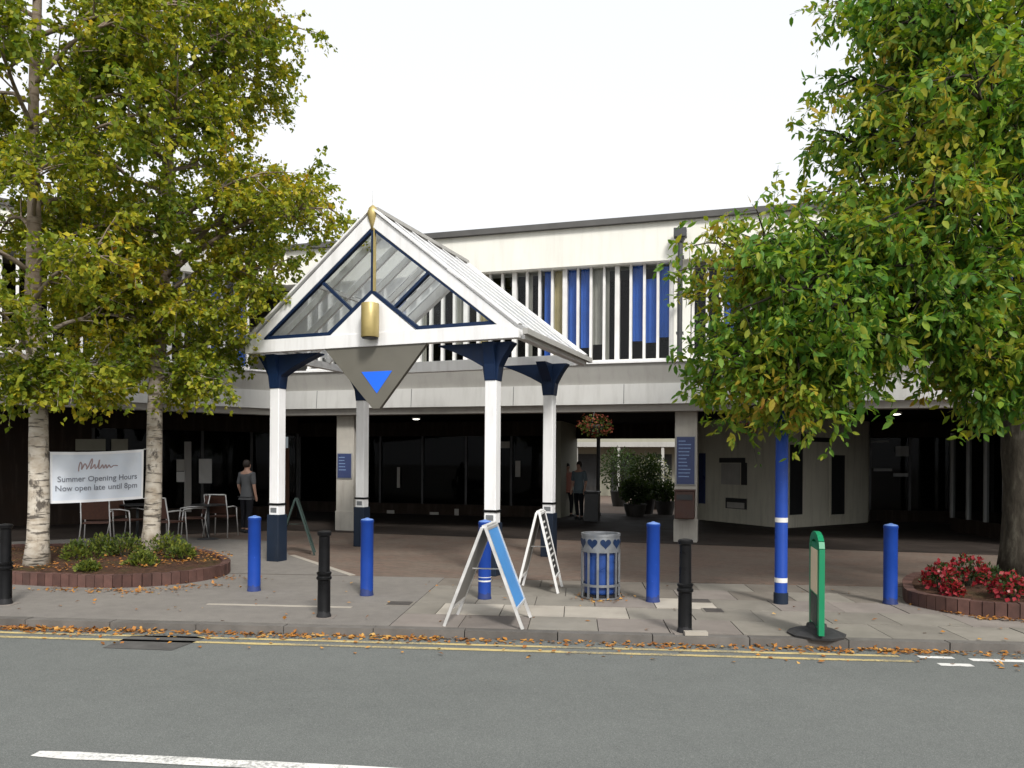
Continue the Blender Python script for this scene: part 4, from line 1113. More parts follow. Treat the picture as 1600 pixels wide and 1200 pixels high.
def tree(name, label, cat, base, trunk, limbs, bark, leafmat, sec=8, twig=5, per=13, LL=.085, LW_=.06, twl=.55, droop=.25, six=False, seclen=.42, limb_r=.035, group=None, flare=1.3, top=1.0):
    """trunk: [(x,y,z,r)] world; limbs: [(start_z, end_xyz, sag)]"""
    e = empty(name, base, 0, label, cat, group)
    base = np.array(base, float)
    tp = np.array([t_[:3] for t_ in trunk], float) - base; tr = [t_[3] for t_ in trunk]
    # resample the trunk smoothly
    zz = np.linspace(tp[0, 2], tp[-1, 2], 26)
    tx = np.interp(zz, tp[:, 2], tp[:, 0]) + np.sin(zz * 1.7) * .02; ty = np.interp(zz, tp[:, 2], tp[:, 1]); rr = np.interp(zz, tp[:, 2], tr)
    rr = rr * (1 + (flare - 1) * np.exp(-(zz - zz[0]) / .18)) * (1 + rng.normal(size=len(zz)) * .025)
    MB().tube([(a, b, c) for a, b, c in zip(tx, ty, zz)], list(rr), 14).build('trunk', bark, e, smooth=True)
    AP, AD = [], []
    for lim in limbs:
        sz, end, sag = lim[:3]; fmin = lim[3] if len(lim) > 3 else .28
        sz -= base[2]
        a = np.array([np.interp(sz, zz, tx), np.interp(sz, zz, ty), sz]); b = np.array(end, float) - base
        r0 = min(limb_r * (0.6 + 0.25 * np.linalg.norm(b - a)), np.interp(sz, zz, rr) * .6)
        lp_ = curve_pts(a, b, sag, 9, .035)
        mb = MB()
        mb.tube([tuple(p) for p in lp_], list(np.linspace(r0, r0 * .25, 9)), 6)
        Ln = np.linalg.norm(b - a)
        for k in range(sec):
            f = fmin + (1 - fmin) * (k + rng.random()) / sec
            i = f * 8; i0 = min(int(i), 7)
            p = lp_[i0] + (lp_[i0 + 1] - lp_[i0]) * (i - i0)
            tdir = lp_[i0 + 1] - lp_[i0]; tdir /= np.linalg.norm(tdir)
            rd = rand_dirs(1)[0]; rd -= tdir * rd.dot(tdir); rd /= np.linalg.norm(rd)
            rd[2] *= .7
            sd_ = tdir * .6 + rd * .9
            sl = Ln * seclen * (1.15 - .65 * f) * rng.uniform(.6, 1.2) + .18
            q = p + sd_ * sl
            sp_ = curve_pts(p, q, rng.uniform(-.02, .1) * sl, 5, .02)
            mb.tube([tuple(v) for v in sp_], list(np.linspace(r0 * .32 + .003, .003, 5)), 4, cap=False)
            for w in range(twig):
                f2 = .25 + .75 * (w + rng.random()) / twig
                j = f2 * 4; j0 = min(int(j), 3)
                p2 = sp_[j0] + (sp_[j0 + 1] - sp_[j0]) * (j - j0)
                dd = unit((sp_[j0 + 1] - sp_[j0])[None])[0] * .5 + rand_dirs(1)[0] * .8
                dd[2] -= droop
                dd /= np.linalg.norm(dd)
                tl = twl * rng.uniform(.5, 1.15)
                tt = rng.random(per) ** .8
                drop = np.zeros((per, 3)); drop[:, 2] = -droop * .5 * tl * tt ** 2
                pts = p2 + dd * (tl * tt)[:, None] + drop + rng.normal(size=(per, 3)) * .025
                AP.append(pts)
                dl = dd * .5 + rand_dirs(per) * (.9 if not six else .95); dl[:, 2] -= droop * (1.6 if not six else 1.35)
                AD.append(dl)
                if w % 2 == 0:
                    mb.tube([tuple(p2), tuple(p2 + dd * tl * .5 + [0, 0, -droop * .12 * tl]), tuple(p2 + dd * tl + [0, 0, -droop * .5 * tl])], [.004, .003, .002], 3, cap=False)
        mb.build('limb', bark, e, smooth=True)
    AP = np.concatenate(AP); AD = np.concatenate(AD)
    n = len(AP)
    nm = rand_dirs(n); nm[:, 2] = np.abs(nm[:, 2]) + .35
    Ls = LL * rng.uniform(.45, 1.25, n); Ws = LW_ * (Ls / LL) * rng.uniform(.75, 1.2, n)
    return e, AP, AD, nm, Ls, Ws

def crown_limbs(trunk, n, z0, z1, rad, rise=.6, az0=0.0, seed_sag=.15, skip=None, back=1.0):
    """limbs spiral up the trunk; rad(z_end, azimuth) is the reach"""
    out = []
    tz = [t_[2] for t_ in trunk]
    for i in range(n):
        f = (i + rng.random() * .6) / n
        sz = z0 + (z1 - z0) * f
        az = az0 + i * 2.39996 + rng.normal() * .2
        ze = sz + rise * rng.uniform(.5, 1.3)
        rr = rad(ze, az) * rng.uniform(.72, 1.05)
        cx, cy = np.interp(sz, tz, [t_[0] for t_ in trunk]), np.interp(sz, tz, [t_[1] for t_ in trunk])
        en = (cx + rr * math.cos(az), cy + rr * math.sin(az) * back, ze)
        if skip and skip(en): continue
        out.append((sz, en, seed_sag * rr * rng.uniform(.3, 1.2)))
    return out

# birches
def tpath(pxs, D, rs): return [(*P(px, py, D), r_) for (px, py), r_ in zip(pxs, rs)]
B1D, B2D = 10.85, 12.5
b1 = tpath([(57, 893), (60, 700), (62, 640), (50, 450), (55, 130), (58, -160), (60, -330)], B1D, [.142, .128, .12, .10, .07, .045, .01])
b2 = tpath([(234, 868), (243, 650), (250, 500), (262, 300), (270, 120), (275, -60), (280, -260)], B2D, [.135, .112, .10, .08, .06, .04, .01])
def r1(z, a): return np.interp(z, [2.2, 3.0, 4.5, 6.5, 8.5, 10.5], [.9, 1.5, 1.9, 2.1, 1.8, .7])
def r2(z, a):
    r0 = np.interp(z, [2.6, 3.2, 4.2, 5.0, 5.8, 6.6, 7.4, 9.5, 11.5], [.8, 1.1, 1.5, 1.9, 2.2, 2.15, 1.75, 1.6, .8])
    return r0
l1 = crown_limbs(b1, 28, 2.55, 9.3, r1, .55)
l1 += [(2.75, (P(150, 585, 10.4)), .1), (2.6, (P(20, 600, 10.2)), .1), (2.7, P(120, 600, 11.3), .08)]
l2 = crown_limbs(b2, 40, 3.3, 10.8, r2, .6, az0=.7)
l2 += [(2.95, P(320, 590, 12.0), .1), (3.0, P(200, 560, 12.4), .12), (3.05, P(300, 610, 12.9), .05), (3.9, P(400, 480, 12.2), .15), (4.6, P(515, 325, 12.2), .3), (4.7, P(480, 290, 12.9), .3),
       (4.2, P(430, 420, 12.3), .2), (4.4, P(150, 440, 12.0), .2), (6.6, P(440, 30, 12.3), .3), (7.0, P(435, 90, 12.8), .2), (3.8, P(150, 500, 12.2), .15), (5.2, P(500, 345, 12.5), .15)]
for nm_, lab, base, tk, lb_, kw in (
        ('birch_tree', 'birch tree with pale trunk at the left picture edge', b1[0][:3], b1, l1, dict(sec=11, twig=7, per=22, twl=.44, seclen=.36)),
        ('birch_tree', 'birch tree with slim pale trunk right of the white banner', b2[0][:3], b2, l2, dict(sec=11, twig=7, per=22, twl=.44, seclen=.36))):
    e, AP, AD, Nn, Ls, Ws = tree(nm_, lab, 'tree', base, tk, lb_, M['birch'], M['birch_leaf'], LL=.088, LW_=.068, group='birch trees in the left flower bed', **kw)
    o = obj('crown', leaf_mesh('crown', M['birch_leaf'], AP, AD, Nn, Ls, Ws), e)
    o['kind'] = 'stuff'

# cherry on the right
TD = 9.95
tc = tpath([(1592, 905), (1592, 760), (1590, 660), (1600, 500), (1606, 250), (1612, 0), (1616, -200), (1618, -320)], TD, [.22, .20, .19, .15, .11, .07, .03, .01])
def r3(z, a):
    left = max(0, -math.cos(a))
    return np.interp(z, [2.4, 3.0, 4.0, 4.9, 5.5, 6.5, 8.5, 9.5], [2.2, 2.8, 3.2, 3.1, 2.5, 2.2, 1.9, 1.0]) * (1 + .12 * left)
l3 = crown_limbs(tc, 34, 3.0, 8.6, r3, .7, az0=2.2, seed_sag=.12, skip=lambda q: q[1] < 6.6 or q[0] > 11)
for (px, py, D_, sz, sg) in ((1120, 385, 9.6, 3.0, .5), (1105, 440, 9.4, 2.9, .5), (1112, 520, 9.2, 2.7, .5), (1125, 475, 9.6, 2.8, .5), (1150, 385, 9.3, 3.1, .45), (1112, 545, 9.0, 2.6, .6), (1140, 560, 9.3, 2.6, .5),
                         (1190, 580, 8.8, 2.5, .6), (1240, 575, 8.6, 2.45, .6), (1215, 605, 8.7, 2.45, .6), (1180, 598, 8.9, 2.45, .6), (1250, 600, 8.8, 2.45, .6),
                         (1195, 380, 9.0, 3.2, .4), (1200, 470, 8.4, 2.8, .5), (1300, 480, 8.2, 2.7, .4), (1250, 395, 8.6, 3.1, .4), (1170, 490, 10.3, 3.0, .4), (1310, 295, 9.4, 3.8, .35), (1350, 215, 9.8, 4.3, .3), (1270, 500, 8.3, 2.7, .45),
                         (1345, 60, 9.8, 5.2, .3), (1390, 20, 9.2, 5.5, .3), (1385, 140, 9.0, 4.6, .3), (1305, 210, 10.2, 4.4, .25), (1420, 90, 10.4, 5.0, .3), (1450, 190, 8.6, 4.2, .3), (1480, 320, 8.2, 3.5, .3), (1400, 420, 8.2, 3.1, .3),
                         (1480, 430, 8.2, 3.0, .25), (1540, 390, 8.4, 3.3, .2), (1530, 240, 8.6, 4.0, .25), (1390, 450, 9.0, 2.9, .35), (1545, 500, 8.6, 2.8, .15), (1440, 490, 8.6, 2.8, .3), (1330, 455, 9.6, 2.9, .4), (1350, 350, 9.8, 3.3, .4),
                         (1230, 430, 9.4, 3.0, .45), (1290, 540, 9.0, 2.6, .5), (1230, 560, 8.4, 2.6, .5), (1160, 430, 8.9, 2.9, .5), (1330, 120, 10.4, 5.0, .3), (1540, 575, 8.7, 2.6, .1), (1585, 585, 8.5, 2.6, .1), (1500, 565, 9.2, 2.6, .2), (1570, 530, 8.8, 2.7, .1), (1370, -20, 9.6, 6.0, .3), (1440, 20, 9.0, 6.0, .2), (1500, 60, 8.8, 5.6, .2), (1510, 140, 8.8, 5.0, .2), (1420, 230, 8.8, 4.2, .3), (1560, 20, 8.8, 6.0, .15), (1470, 120, 9.4, 5.2, .2)):
    l3.append((sz, tuple(P(px + (14 if px < 1140 else 0), py, D_)), sg, .66 if py > 530 else .4))
e, AP, AD, Nn, Ls, Ws = tree('cherry_tree', 'broad green tree with drooping leaves at the right picture edge', 'tree', tc[0][:3], tc, l3, M['bark'], M['cherry_leaf'],
                             sec=11, twig=7, per=13, LL=.125, LW_=.054, twl=.5, droop=.36, seclen=.27, limb_r=.034, flare=1.25, six=True)
base = np.array(tc[0][:3])
# the 300 leaves that show largest are single leaves, the rest one mass
Wp = AP + base
pxv = 800 + FPX * Wp[:, 0] / Wp[:, 1]; pyv = HORIZON - FPX * (Wp[:, 2] - EYE) / Wp[:, 1]
vis = (pxv > 1000) & (pxv < 1590) & (pyv > 5) & (pyv < 720)
order = np.argsort(np.where(vis, Wp[:, 1] / Ls, 1e9))[:290]
mask = np.ones(len(AP), bool); mask[order] = False
o = obj('crown', leaf_mesh('crown', M['cherry_leaf'], AP[mask], AD[mask], Nn[mask], Ls[mask], Ws[mask], True), e)
o['kind'] = 'stuff'
one = leaf_mesh('leaf', M['cherry_leaf'], np.zeros((1, 3)), np.array([[0, 1., 0]]), np.array([[0, 0, 1.]]), [1.0], [.42], True)
for i in order:
    d = Vector(AD[i]).normalized(); s_ = d.cross(Vector(Nn[i])).normalized(); nn = s_.cross(d)
    o = obj('leaf', one, e)
    m3 = Matrix((s_, d, nn)).transposed().to_4x4()
    o.matrix_local = Matrix.Translation(AP[i]) @ m3 @ Matrix.Diagonal((Ls[i], Ls[i], Ls[i], 1))

# flower beds
def smooth_loop(pts, n):
    pts = [Vector((*p, 0)) for p in pts]; k = len(pts); out = []
    for i in range(k):
        p0, p1, p2, p3 = pts[i - 1], pts[i], pts[(i + 1) % k], pts[(i + 2) % k]
        for j in range(12):
            t_ = j / 12
            out.append(.5 * ((2 * p1) + (p2 - p0) * t_ + (2 * p0 - 5 * p1 + 4 * p2 - p3) * t_ ** 2 + (3 * p1 - p0 - 3 * p2 + p3) * t_ ** 3))
    # even spacing
    seg = [(out[(i + 1) % len(out)] - out[i]).length for i in range(len(out))]
    tot = sum(seg); m = n if n else int(tot / .118)
    res, acc, i = [], 0.0, 0
    for q in range(m):
        tgt = tot * q / m
        while acc + seg[i] < tgt: acc += seg[i]; i += 1
        res.append(out[i] + (out[(i + 1) % len(out)] - out[i]) * ((tgt - acc) / seg[i]))
    return res
def flower_bed(pts, label, h=.165):
    c = sum((Vector((*p, 0)) for p in pts), Vector()) / len(pts)
    e = empty('flower_bed', c, 0, label, 'flower bed', 'brick edged flower beds')
    lp_ = [p - c for p in smooth_loop(pts, 0)]
    n = len(lp_)
    bm_ = MB().box(-.0545, .0545, 0, .11, -.01, h).mesh('brick', M['brick'])
    for i in range(n):
        p, q = lp_[i], lp_[(i + 1) % n]
        t_ = (q - p).normalized()
        o = obj('brick', bm_, e, (p + q) / 2 + Vector((0, 0, random.uniform(-.006, .004))), math.atan2(t_.y, t_.x) + random.uniform(-.02, .02))
        o.rotation_euler.x = random.uniform(-.02, .02)
    ins = []
    for i in range(n):
        t_ = (lp_[(i + 1) % n] - lp_[i - 1]).normalized(); ins.append(lp_[i] + Vector((-t_.y, t_.x, 0)) * .06)
    mb = MB(); rings = 5
    for r_ in range(rings):
        f = 1 - r_ / rings
        for p in ins: mb.v.append((p.x * f, p.y * f, h - .035 + .07 * (1 - f ** 2) + (random.uniform(-.012, .012) if r_ else 0)))
    mb.v.append((0, 0, h + .04))
    for r_ in range(rings - 1):
        for i in range(n):
            a = r_ * n + i; b_ = r_ * n + (i + 1) % n
            mb.f.append((a, b_, b_ + n, a + n))
    k = (rings - 1) * n
    mb.f += [(k + i, k + (i + 1) % n, rings * n) for i in range(n)]
    mb.build('soil', M['soil'], e, smooth=True)
    # mortar core under the bricks
    return e, c
flower_bed([(-9.8, 10.7), (-8.2, 10.42), (-6.8, 10.2), (-5.82, 9.99), (-4.98, 9.97), (-4.35, 10.40), (-4.14, 11.25), (-4.65, 12.3), (-5.7, 13.35), (-7.5, 13.8), (-9.6, 13.2), (-10.6, 12)], 'brick edged flower bed around the two birch trunks')
flower_bed([(4.83, 9.45), (4.80, 8.88), (5.08, 8.50), (5.6, 8.27), (6.6, 8.1), (8.0, 8.3), (8.9, 9.5), (8.3, 11.0), (6.9, 11.35), (5.6, 10.7)], 'brick edged flower bed with red flowers at the right edge')

def shrub(name, loc, label, cat, r_, h, n, leafmat, L=.05, W=.03, group=None, flower=None, nf=0, fl=.05, up=.5, stems=7, dome=.55):
    e = empty(name, loc, random.uniform(0, 6), label, cat, group)
    mb = MB()
    for k in range(stems):
        an = 2 * math.pi * k / stems + random.random(); rr = r_ * random.uniform(.2, .75)
        mb.tube([(0, 0, -.02), (rr * .4 * math.cos(an), rr * .4 * math.sin(an), h * .4), (rr * math.cos(an), rr * math.sin(an), h * random.uniform(.6, .9))], [.008, .006, .003], 5)
    mb.build('stem', M['bark'], e)
    d = rand_dirs(n); d[:, 2] = np.abs(d[:, 2])
    rad = rng.random(n) ** .4
    lob = 1 + .28 * np.sin(np.arctan2(d[:, 1], d[:, 0]) * 3 + rng.random() * 6) * (1 - d[:, 2])
    p = d * (rad * lob)[:, None] * np.array([r_, r_, h * dome * 1.2]); p[:, 2] += h * (1 - dome * 1.15) * (1 - np.hypot(p[:, 0], p[:, 1]) / r_ * .6)
    p[:, 2] = np.maximum(p[:, 2], .01)
    nm = rand_dirs(n); nm[:, 2] += .6
    dl = d + rand_dirs(n) * .7; dl[:, 2] += up
    o = obj('foliage', leaf_mesh('foliage', leafmat, p, dl, nm, L * rng.uniform(.6, 1.2, n), W * rng.uniform(.7, 1.2, n)), e); o['kind'] = 'stuff'
    if flower:
        d = rand_dirs(nf); d[:, 2] = np.abs(d[:, 2])
        p = d * np.array([r_, r_, h * dome * 1.2]) * (rng.uniform(.75, 1.08, nf))[:, None]; p[:, 2] += h * (1 - dome * 1.15) * (1 - np.hypot(p[:, 0], p[:, 1]) / r_ * .6)
        o = obj('blossom', leaf_mesh('blossom', flower, p, rand_dirs(nf) + d, d + rand_dirs(nf) * .3, fl * rng.uniform(.6, 1.2, nf), fl * .9 * rng.uniform(.7, 1.2, nf)), e); o['kind'] = 'stuff'
    return e
Z = .14
for (px, py, r_, h, lab) in ((122, 880, .24, .32, 'small green shrub leftmost in the birch bed'), (158, 872, .24, .34, 'green shrub below the white banner'), (194, 874, .3, .36, 'yellow-green shrub left of the second birch trunk'),
                             (222, 886, .2, .2, 'low green plant in front of the second birch trunk'), (262, 872, .3, .36, 'bushy green shrub right of the second birch trunk'), (285, 876, .2, .26, 'small green plant rightmost in the birch bed'), (138, 894, .13, .13, 'tiny green tuft near the front brick edging')):
    shrub('shrub', G(px, py, Z), lab, 'shrub', r_ * 1.05, h * 1.1, 480, M['shrub_leaf'], .06, .035, 'shrubs in the birch bed')
for (px, py, r_, h, lab) in ((1468, 922, .17, .26, 'red flowering plant leftmost in the right bed'), (1512, 920, .23, .33, 'largest red flowering plant with pale petals in the right bed'),
                             (1578, 938, .17, .25, 'red flowering plant nearest the front brick edging'), (1488, 932, .10, .15, 'small orange-red plant between two red flowering plants')):
    shrub('flowering_plant', G(px, py, Z), lab, 'flower', r_ * 1.1, h * 1.3, 220, M['dark_leaf'], .06, .035, 'red flowers in the right bed', M['red_petal'], 200, .06)
for (px, py, r_, h, lab) in ((1545, 918, .22, .28, 'green plant right of the largest red flowers'), (1598, 930, .15, .2, 'dark green plant at the trunk foot in the right bed')):
    shrub('shrub', G(px, py, Z), lab, 'shrub', r_, h, 240, M['dark_leaf'], .06, .035, 'green plants in the right bed')

# hanging baskets under the fascia
def basket(px, v_, z, label, fm, r_=.30):
    u_ = Bu(px, v_); q = BO + bx * u_ + by * v_
    e = empty('hanging_basket', (q.x, q.y, z), 0, label, 'hanging basket', 'hanging flower baskets under the fascia')
    MB().lathe([(.03, -.20), (.12, -.16), (.18, -.06), (.20, 0)], 16).build('bowl', M['terracotta'], e, smooth=True)
    for k in range(3):
        an = 2.1 * k
        MB().tube([(.19 * math.cos(an), .19 * math.sin(an), 0), (0, 0, .42)], .005, 4).build('chain', M['dark_metal'], e)
    MB().tube([(0, 0, .42), (0, 0, 2.95 - z)], .006, 4).build('hook', M['dark_metal'], e)
    n = 500
    d = rand_dirs(n); p = d * (rng.random(n) ** .4)[:, None] * np.array([r_, r_, .24]); p[:, 2] -= .02
    o = obj('foliage', leaf_mesh('foliage', M['shrub_leaf'], p, d + rand_dirs(n) * .6 + np.array([0, 0, -.4]), rand_dirs(n), .06 * rng.uniform(.6, 1.2, n), .035), e); o['kind'] = 'stuff'
    n = 260
    d = rand_dirs(n); p = d * np.array([r_, r_, .25]) * rng.uniform(.8, 1.1, n)[:, None]
    o = obj('blossom', leaf_mesh('blossom', fm, p, rand_dirs(n), d, .055 * rng.uniform(.6, 1.2, n), .05), e); o['kind'] = 'stuff'
basket(930, .12, 2.50, 'hanging basket of red and orange flowers right of the canopy', M['orange_petal'], .36)
basket(1165, .12, 2.55, 'hanging basket half hidden behind the right tree leaves', M['orange_petal'], .3)

# potted plants and bin in the passage
def potted(px, v_, label, pr, ph, r_, h, n, fm=None, nf=0, L=.12, W=.06):
    u_ = Bu(px, v_); q = BO + bx * u_ + by * v_
    e = empty('potted_shrub', q, 0, label, 'potted plant', 'potted shrubs at the passage end')
    MB().lathe([(pr * .75, 0), (pr * .95, ph * .6), (pr, ph * .9), (pr * 1.06, ph * .92), (pr * 1.06, ph), (pr * .9, ph - .02)], 20).build('pot', M['terracotta'], e, smooth=True, auto=35)
    mb = MB()
    for k in range(5):
        an = 1.3 * k
        mb.tube([(0, 0, ph - .05), (r_ * .25 * math.cos(an), r_ * .25 * math.sin(an), ph + h * .4), (r_ * .6 * math.cos(an), r_ * .6 * math.sin(an), ph + h * .8)], [.02, .014, .006], 5)
    mb.build('stem', M['bark'], e)
    d = rand_dirs(n); p = d * (rng.random(n) ** .45)[:, None] * np.array([r_, r_, h * .55]); p[:, 2] += ph + h * .55
    o = obj('foliage', leaf_mesh('foliage', M['dark_leaf'], p, d + rand_dirs(n) * .7, rand_dirs(n), L * rng.uniform(.6, 1.2, n), W), e); o['kind'] = 'stuff'
    if fm:
        d = rand_dirs(nf); p = d * np.array([r_, r_, h * .5]); p[:, 2] += ph + h * .5
        o = obj('blossom', leaf_mesh('blossom', fm, p, rand_dirs(nf), d, .09, .08), e); o['kind'] = 'stuff'
potted(1008, 9.8, 'tall dark shrub in a round pot at the passage end', .36, .55, .5, 1.35, 1500)
potted(993, 8.2, 'low dark rounded shrub in a pot, left in the passage', .36, .4, .48, .75, 1600)
potted(1040, 9.4, 'low dark shrub in a pot, right in the passage', .32, .45, .5, .6, 1200)
potted(1022, 12.5, 'white flowering shrub in a pot out in the courtyard', .34, .5, .6, 1.4, 700, M['white_petal'], 420)
potted(968, 14.0, 'green leafy shrub in a pot furthest out in the courtyard', .34, .6, .8, 1.6, 1400)
u_ = Bu(926, 5.6); q = BO + bx * u_ + by * 5.6
e = empty('passage_bin', q, BROT, 'dark square litter bin standing in the passage mouth', 'litter bin')
MB().box(-.2, .2, -.2, .2, 0, .82).build('body', M['board_dark'], e, bevel=.015)
MB().box(-.22, .22, -.22, .22, .82, .87).build('lid', M['shop_frame'], e, bevel=.01)
u_ = Bu(935, 8.0); q = BO + bx * u_ + by * 8.0
e = empty('passage_post', q, 0, 'slim dark post behind the litter bin in the passage', 'post')
MB().lathe([(.09, 0), (.09, .1), (.06, .14), (.06, 2.95)], 14).build('shaft', M['shop_frame'], e, smooth=True, auto=35)
MB().lathe([(.11, 0), (.11, .05), (.07, .06)], 14).build('foot', M['shop_frame'], e, smooth=True, auto=35)

# ------------------------------------------------------------------ banner between the birch trunks
TL, TR, BRc, BLc = P(77, 706, 10.95), P(225, 702, 12.35), P(223, 779, 12.35), P(77, 787, 10.95)
bc = (TL + TR + BRc + BLc) / 4
ba = empty('banner', (bc.x, bc.y, BLc.z), 0, 'white printed banner tied between the two birch trunks', 'banner')
org = Vector((bc.x, bc.y, BLc.z))
bn = (TR - TL).cross(BLc - TL).normalized()
if bn.y > 0: bn = -bn
def bpt(s, t, off=0.0):                     # s 0..1 left to right, t 0..1 bottom to top
    top_, bot = TL.lerp(TR, s), BLc.lerp(BRc, s)
    p = bot.lerp(top_, t)
    p = p + Vector((0, 0, -1)) * (.018 * math.sin(math.pi * s)) * (1 if t > .5 else .6)
    rip = .012 * math.sin(s * 9 + t * 2.5) + .006 * math.sin(s * 23 - t * 4)
    return p - org + bn * (rip + off)
def patch(s0, s1, t0, t1, off, ns, nt_):
    mb = MB()
    for j in range(nt_ + 1):
        for i in range(ns + 1): mb.v.append(tuple(bpt(s0 + (s1 - s0) * i / ns, t0 + (t1 - t0) * j / nt_, off)))
    for j in range(nt_):
        for i in range(ns):
            a = j * (ns + 1) + i; mb.f.append((a, a + 1, a + ns + 2, a + ns + 1))
    return mb
patch(0, 1, 0, 1, 0, 40, 16).build('cloth', M['banner'], ba, smooth=True)
for s0, s1, t0, t1 in ((0, 1, 0, .055), (0, 1, .945, 1), (0, .025, .055, .945), (.975, 1, .055, .945)):
    patch(s0, s1, t0, t1, .003, 40 if s1 - s0 > .5 else 2, 16 if t1 - t0 > .5 else 2).build('hem', M['hem'], ba, smooth=True)
WB, HB = (TR - TL).length, (TL - BLc).length
def banner_text(txt, s0, s1, t0, t1, mat):
    cu = bpy.data.curves.new('lettering', 'FONT'); cu.body = txt; cu.size = 1.0; cu.resolution_u = 3; cu.offset = .012
    o = bpy.data.objects.new('lettering_tmp', cu); COL.objects.link(o)
    bpy.context.view_layer.update()
    me = bpy.data.meshes.new_from_object(o.evaluated_get(bpy.context.evaluated_depsgraph_get()))
    bpy.data.objects.remove(o)
    xs = [v.co.x for v in me.vertices]; ys = [v.co.y for v in me.vertices]
    x0_, x1_, y0_, y1_ = min(xs), max(xs), min(ys), max(ys)
    polys = [tuple(p.vertices) for p in me.polygons]
    # words are parted by the wide gaps between letter islands
    par = list(range(len(xs)))
    def root(a):
        while par[a] != a: par[a] = par[par[a]]; a = par[a]
        return a
    for p in polys:
        for v in p[1:]: par[root(v)] = root(p[0])
    isl = {}
    for p in polys: isl.setdefault(root(p[0]), []).append(p)
    span = sorted((min(xs[v] for p in ps for v in p), max(xs[v] for p in ps for v in p), k) for k, ps in isl.items())
    words, end = [], -9
    for a, b_, k in span:
        if a - end > .17: words.append([])
        words[-1] += isl[k]; end = max(end, b_)
    for wps in words:
        mp, vv, ff = {}, [], []
        for p in wps:
            for v in p:
                if v not in mp:
                    mp[v] = len(vv)
                    vv.append(tuple(bpt(s0 + (s1 - s0) * (xs[v] - x0_) / (x1_ - x0_), t0 + (t1 - t0) * (ys[v] - y0_) / (y1_ - y0_), .006)))
            ff.append(tuple(mp[v] for v in p))
        MB().add(vv, ff).build('word', mat, ba)
banner_text('Summer Opening Hours', .07, .92, .375, .525, M['ink'])
banner_text('Now open late until 8pm', .05, .92, .20, .345, M['ink'])
sc_ = [(0.29, .62), (.295, .72), (.31, .80), (.325, .74), (.32, .66), (.335, .70), (.355, .77), (.375, .70), (.37, .66), (.39, .72), (.42, .86), (.425, .80), (.41, .67), (.43, .70), (.45, .75), (.455, .67), (.48, .72), (.495, .84), (.49, .68),
       (.51, .68), (.53, .74), (.545, .67), (.565, .74), (.58, .67), (.60, .73), (.62, .68), (.65, .715), (.70, .705)]
sp_ = []
for i in range(len(sc_) - 1):
    for j in range(5):
        t_ = j / 5; p0 = sc_[max(i - 1, 0)]; p1 = sc_[i]; p2 = sc_[i + 1]; p3 = sc_[min(i + 2, len(sc_) - 1)]
        sp_.append(tuple(.5 * ((2 * p1[k]) + (p2[k] - p0[k]) * t_ + (2 * p0[k] - 5 * p1[k] + 4 * p2[k] - p3[k]) * t_ ** 2 + (3 * p1[k] - p0[k] - 3 * p2[k] + p3[k]) * t_ ** 3) for k in (0, 1)))
mb = MB()
for i, (s, t_) in enumerate(sp_):
    s2, t2 = sp_[min(i + 1, len(sp_) - 1)]; s1_, t1_ = sp_[max(i - 1, 0)]
    dx, dy = (s2 - s1_) * WB, (t2 - t1_) * HB; l_ = math.hypot(dx, dy) or 1
    w_ = .006 + .004 * abs(dy / l_)
    ox, oy = -dy / l_ * w_ / WB, dx / l_ * w_ / HB
    mb.v += [tuple(bpt(s - ox, t_ - oy, .006)), tuple(bpt(s + ox, t_ + oy, .006))]
mb.f = [(2 * i, 2 * i + 2, 2 * i + 3, 2 * i + 1) for i in range(len(sp_) - 1)]
mb.build('script_lettering', M['ink_script'], ba)
for c, dd in ((bpt(0, 1), -1), (bpt(0, 0), -1), (bpt(1, 1), 1), (bpt(1, 0), 1)):
    MB().tube([c, c + Vector((dd * .10, .06, .015)), c + Vector((dd * .2, .12, .0))], .006, 5).build('tie', M['paper'], ba)

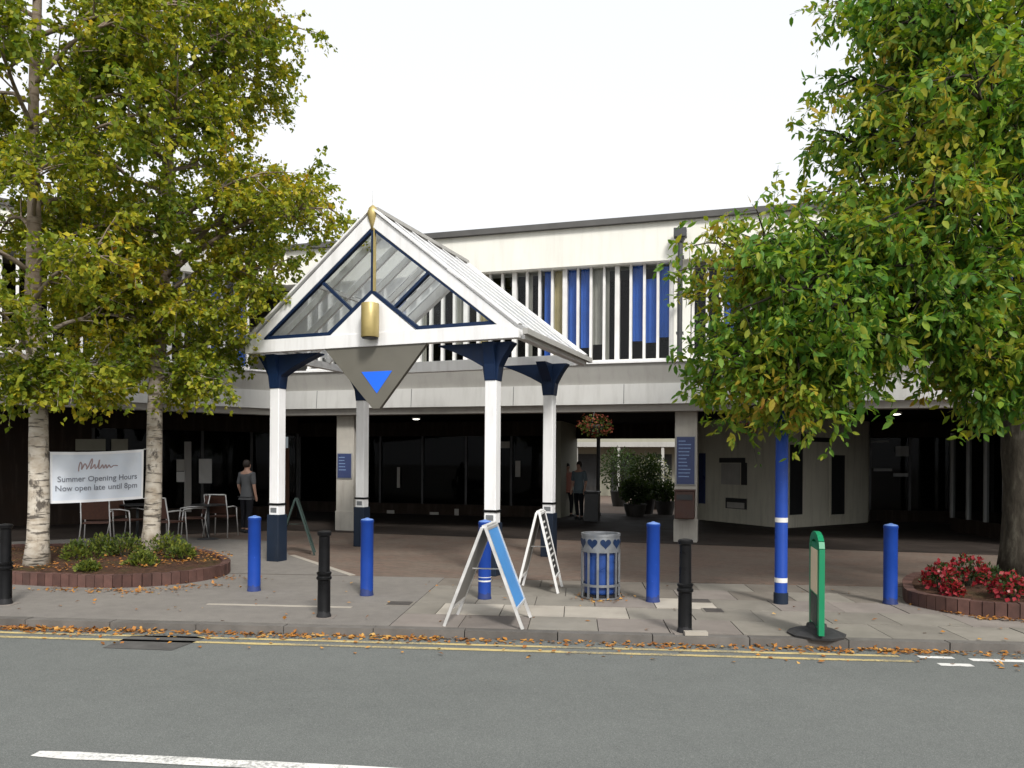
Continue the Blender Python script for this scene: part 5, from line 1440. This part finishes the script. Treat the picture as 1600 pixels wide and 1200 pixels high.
# ------------------------------------------------------------------ fallen leaves
def litter(name, label, pts, zz, L=.055):
    n = len(pts); p = np.array([[a.x, a.y, zz + random.uniform(.004, .02)] for a in pts])
    d = rand_dirs(n); d[:, 2] *= .25; nm = rand_dirs(n) * .35; nm[:, 2] = 1
    o = obj(name, leaf_mesh(name, M['fallen'], p, d, nm, L * rng.uniform(.5, 1.25, n), L * .75 * rng.uniform(.6, 1.2, n)))
    return tag(o, label, 'fallen leaves', kind='stuff')
pts = []
cl = [random.uniform(-9, 6) for _ in range(26)]
for i in range(2300):
    if random.random() < .6: u_ = random.gauss(random.choice(cl), .35)
    else: u_ = random.uniform(-10, 7)
    pts.append(K(u_, -abs(random.gauss(0, .095)) - .015))
for i in range(160): pts.append(K(random.uniform(-10, 7), -random.uniform(.1, .7)))
litter('fallen_leaves', 'orange fallen leaves drifted along the gutter', pts, ROAD)
pts = [K(random.uniform(-9, 8), random.uniform(.15, 3.0)) for i in range(120)]
for i in range(260):
    a = random.choice([(100, 921), (160, 923), (200, 924), (260, 922), (310, 915), (350, 902)]); pts.append(G(a[0] + random.gauss(0, 25), a[1] + random.gauss(1, 2)))
for i in range(130):
    pts.append(G(random.uniform(1395, 1600), 0 or random.uniform(0, 1) * 0 + 950) if False else Vector((random.uniform(4.75, 5.7), 0, 0)))
    x = pts[-1].x; pts[-1].y = np.interp(x, [4.75, 4.85, 5.08, 5.7], [9.2, 8.75, 8.38, 8.15]) - abs(random.gauss(0, .06))
for i in range(80):
    an = random.uniform(0, 6.28); c = G(938, 934); pts.append(c + Vector((math.cos(an), math.sin(an), 0)) * random.gauss(.27, .07))
litter('fallen_leaves', 'scattered fallen leaves on the footway and by the beds', pts, .002)
pts = []
for i in range(1500):
    an = random.uniform(0, 6.28); r_ = math.sqrt(random.random()); pts.append(Vector((-6.6 + 2.3 * r_ * math.cos(an), 11.75 + 1.5 * r_ * math.sin(an), 0)))
litter('fallen_leaves', 'brown fallen leaves lying in the birch bed', pts, .175)
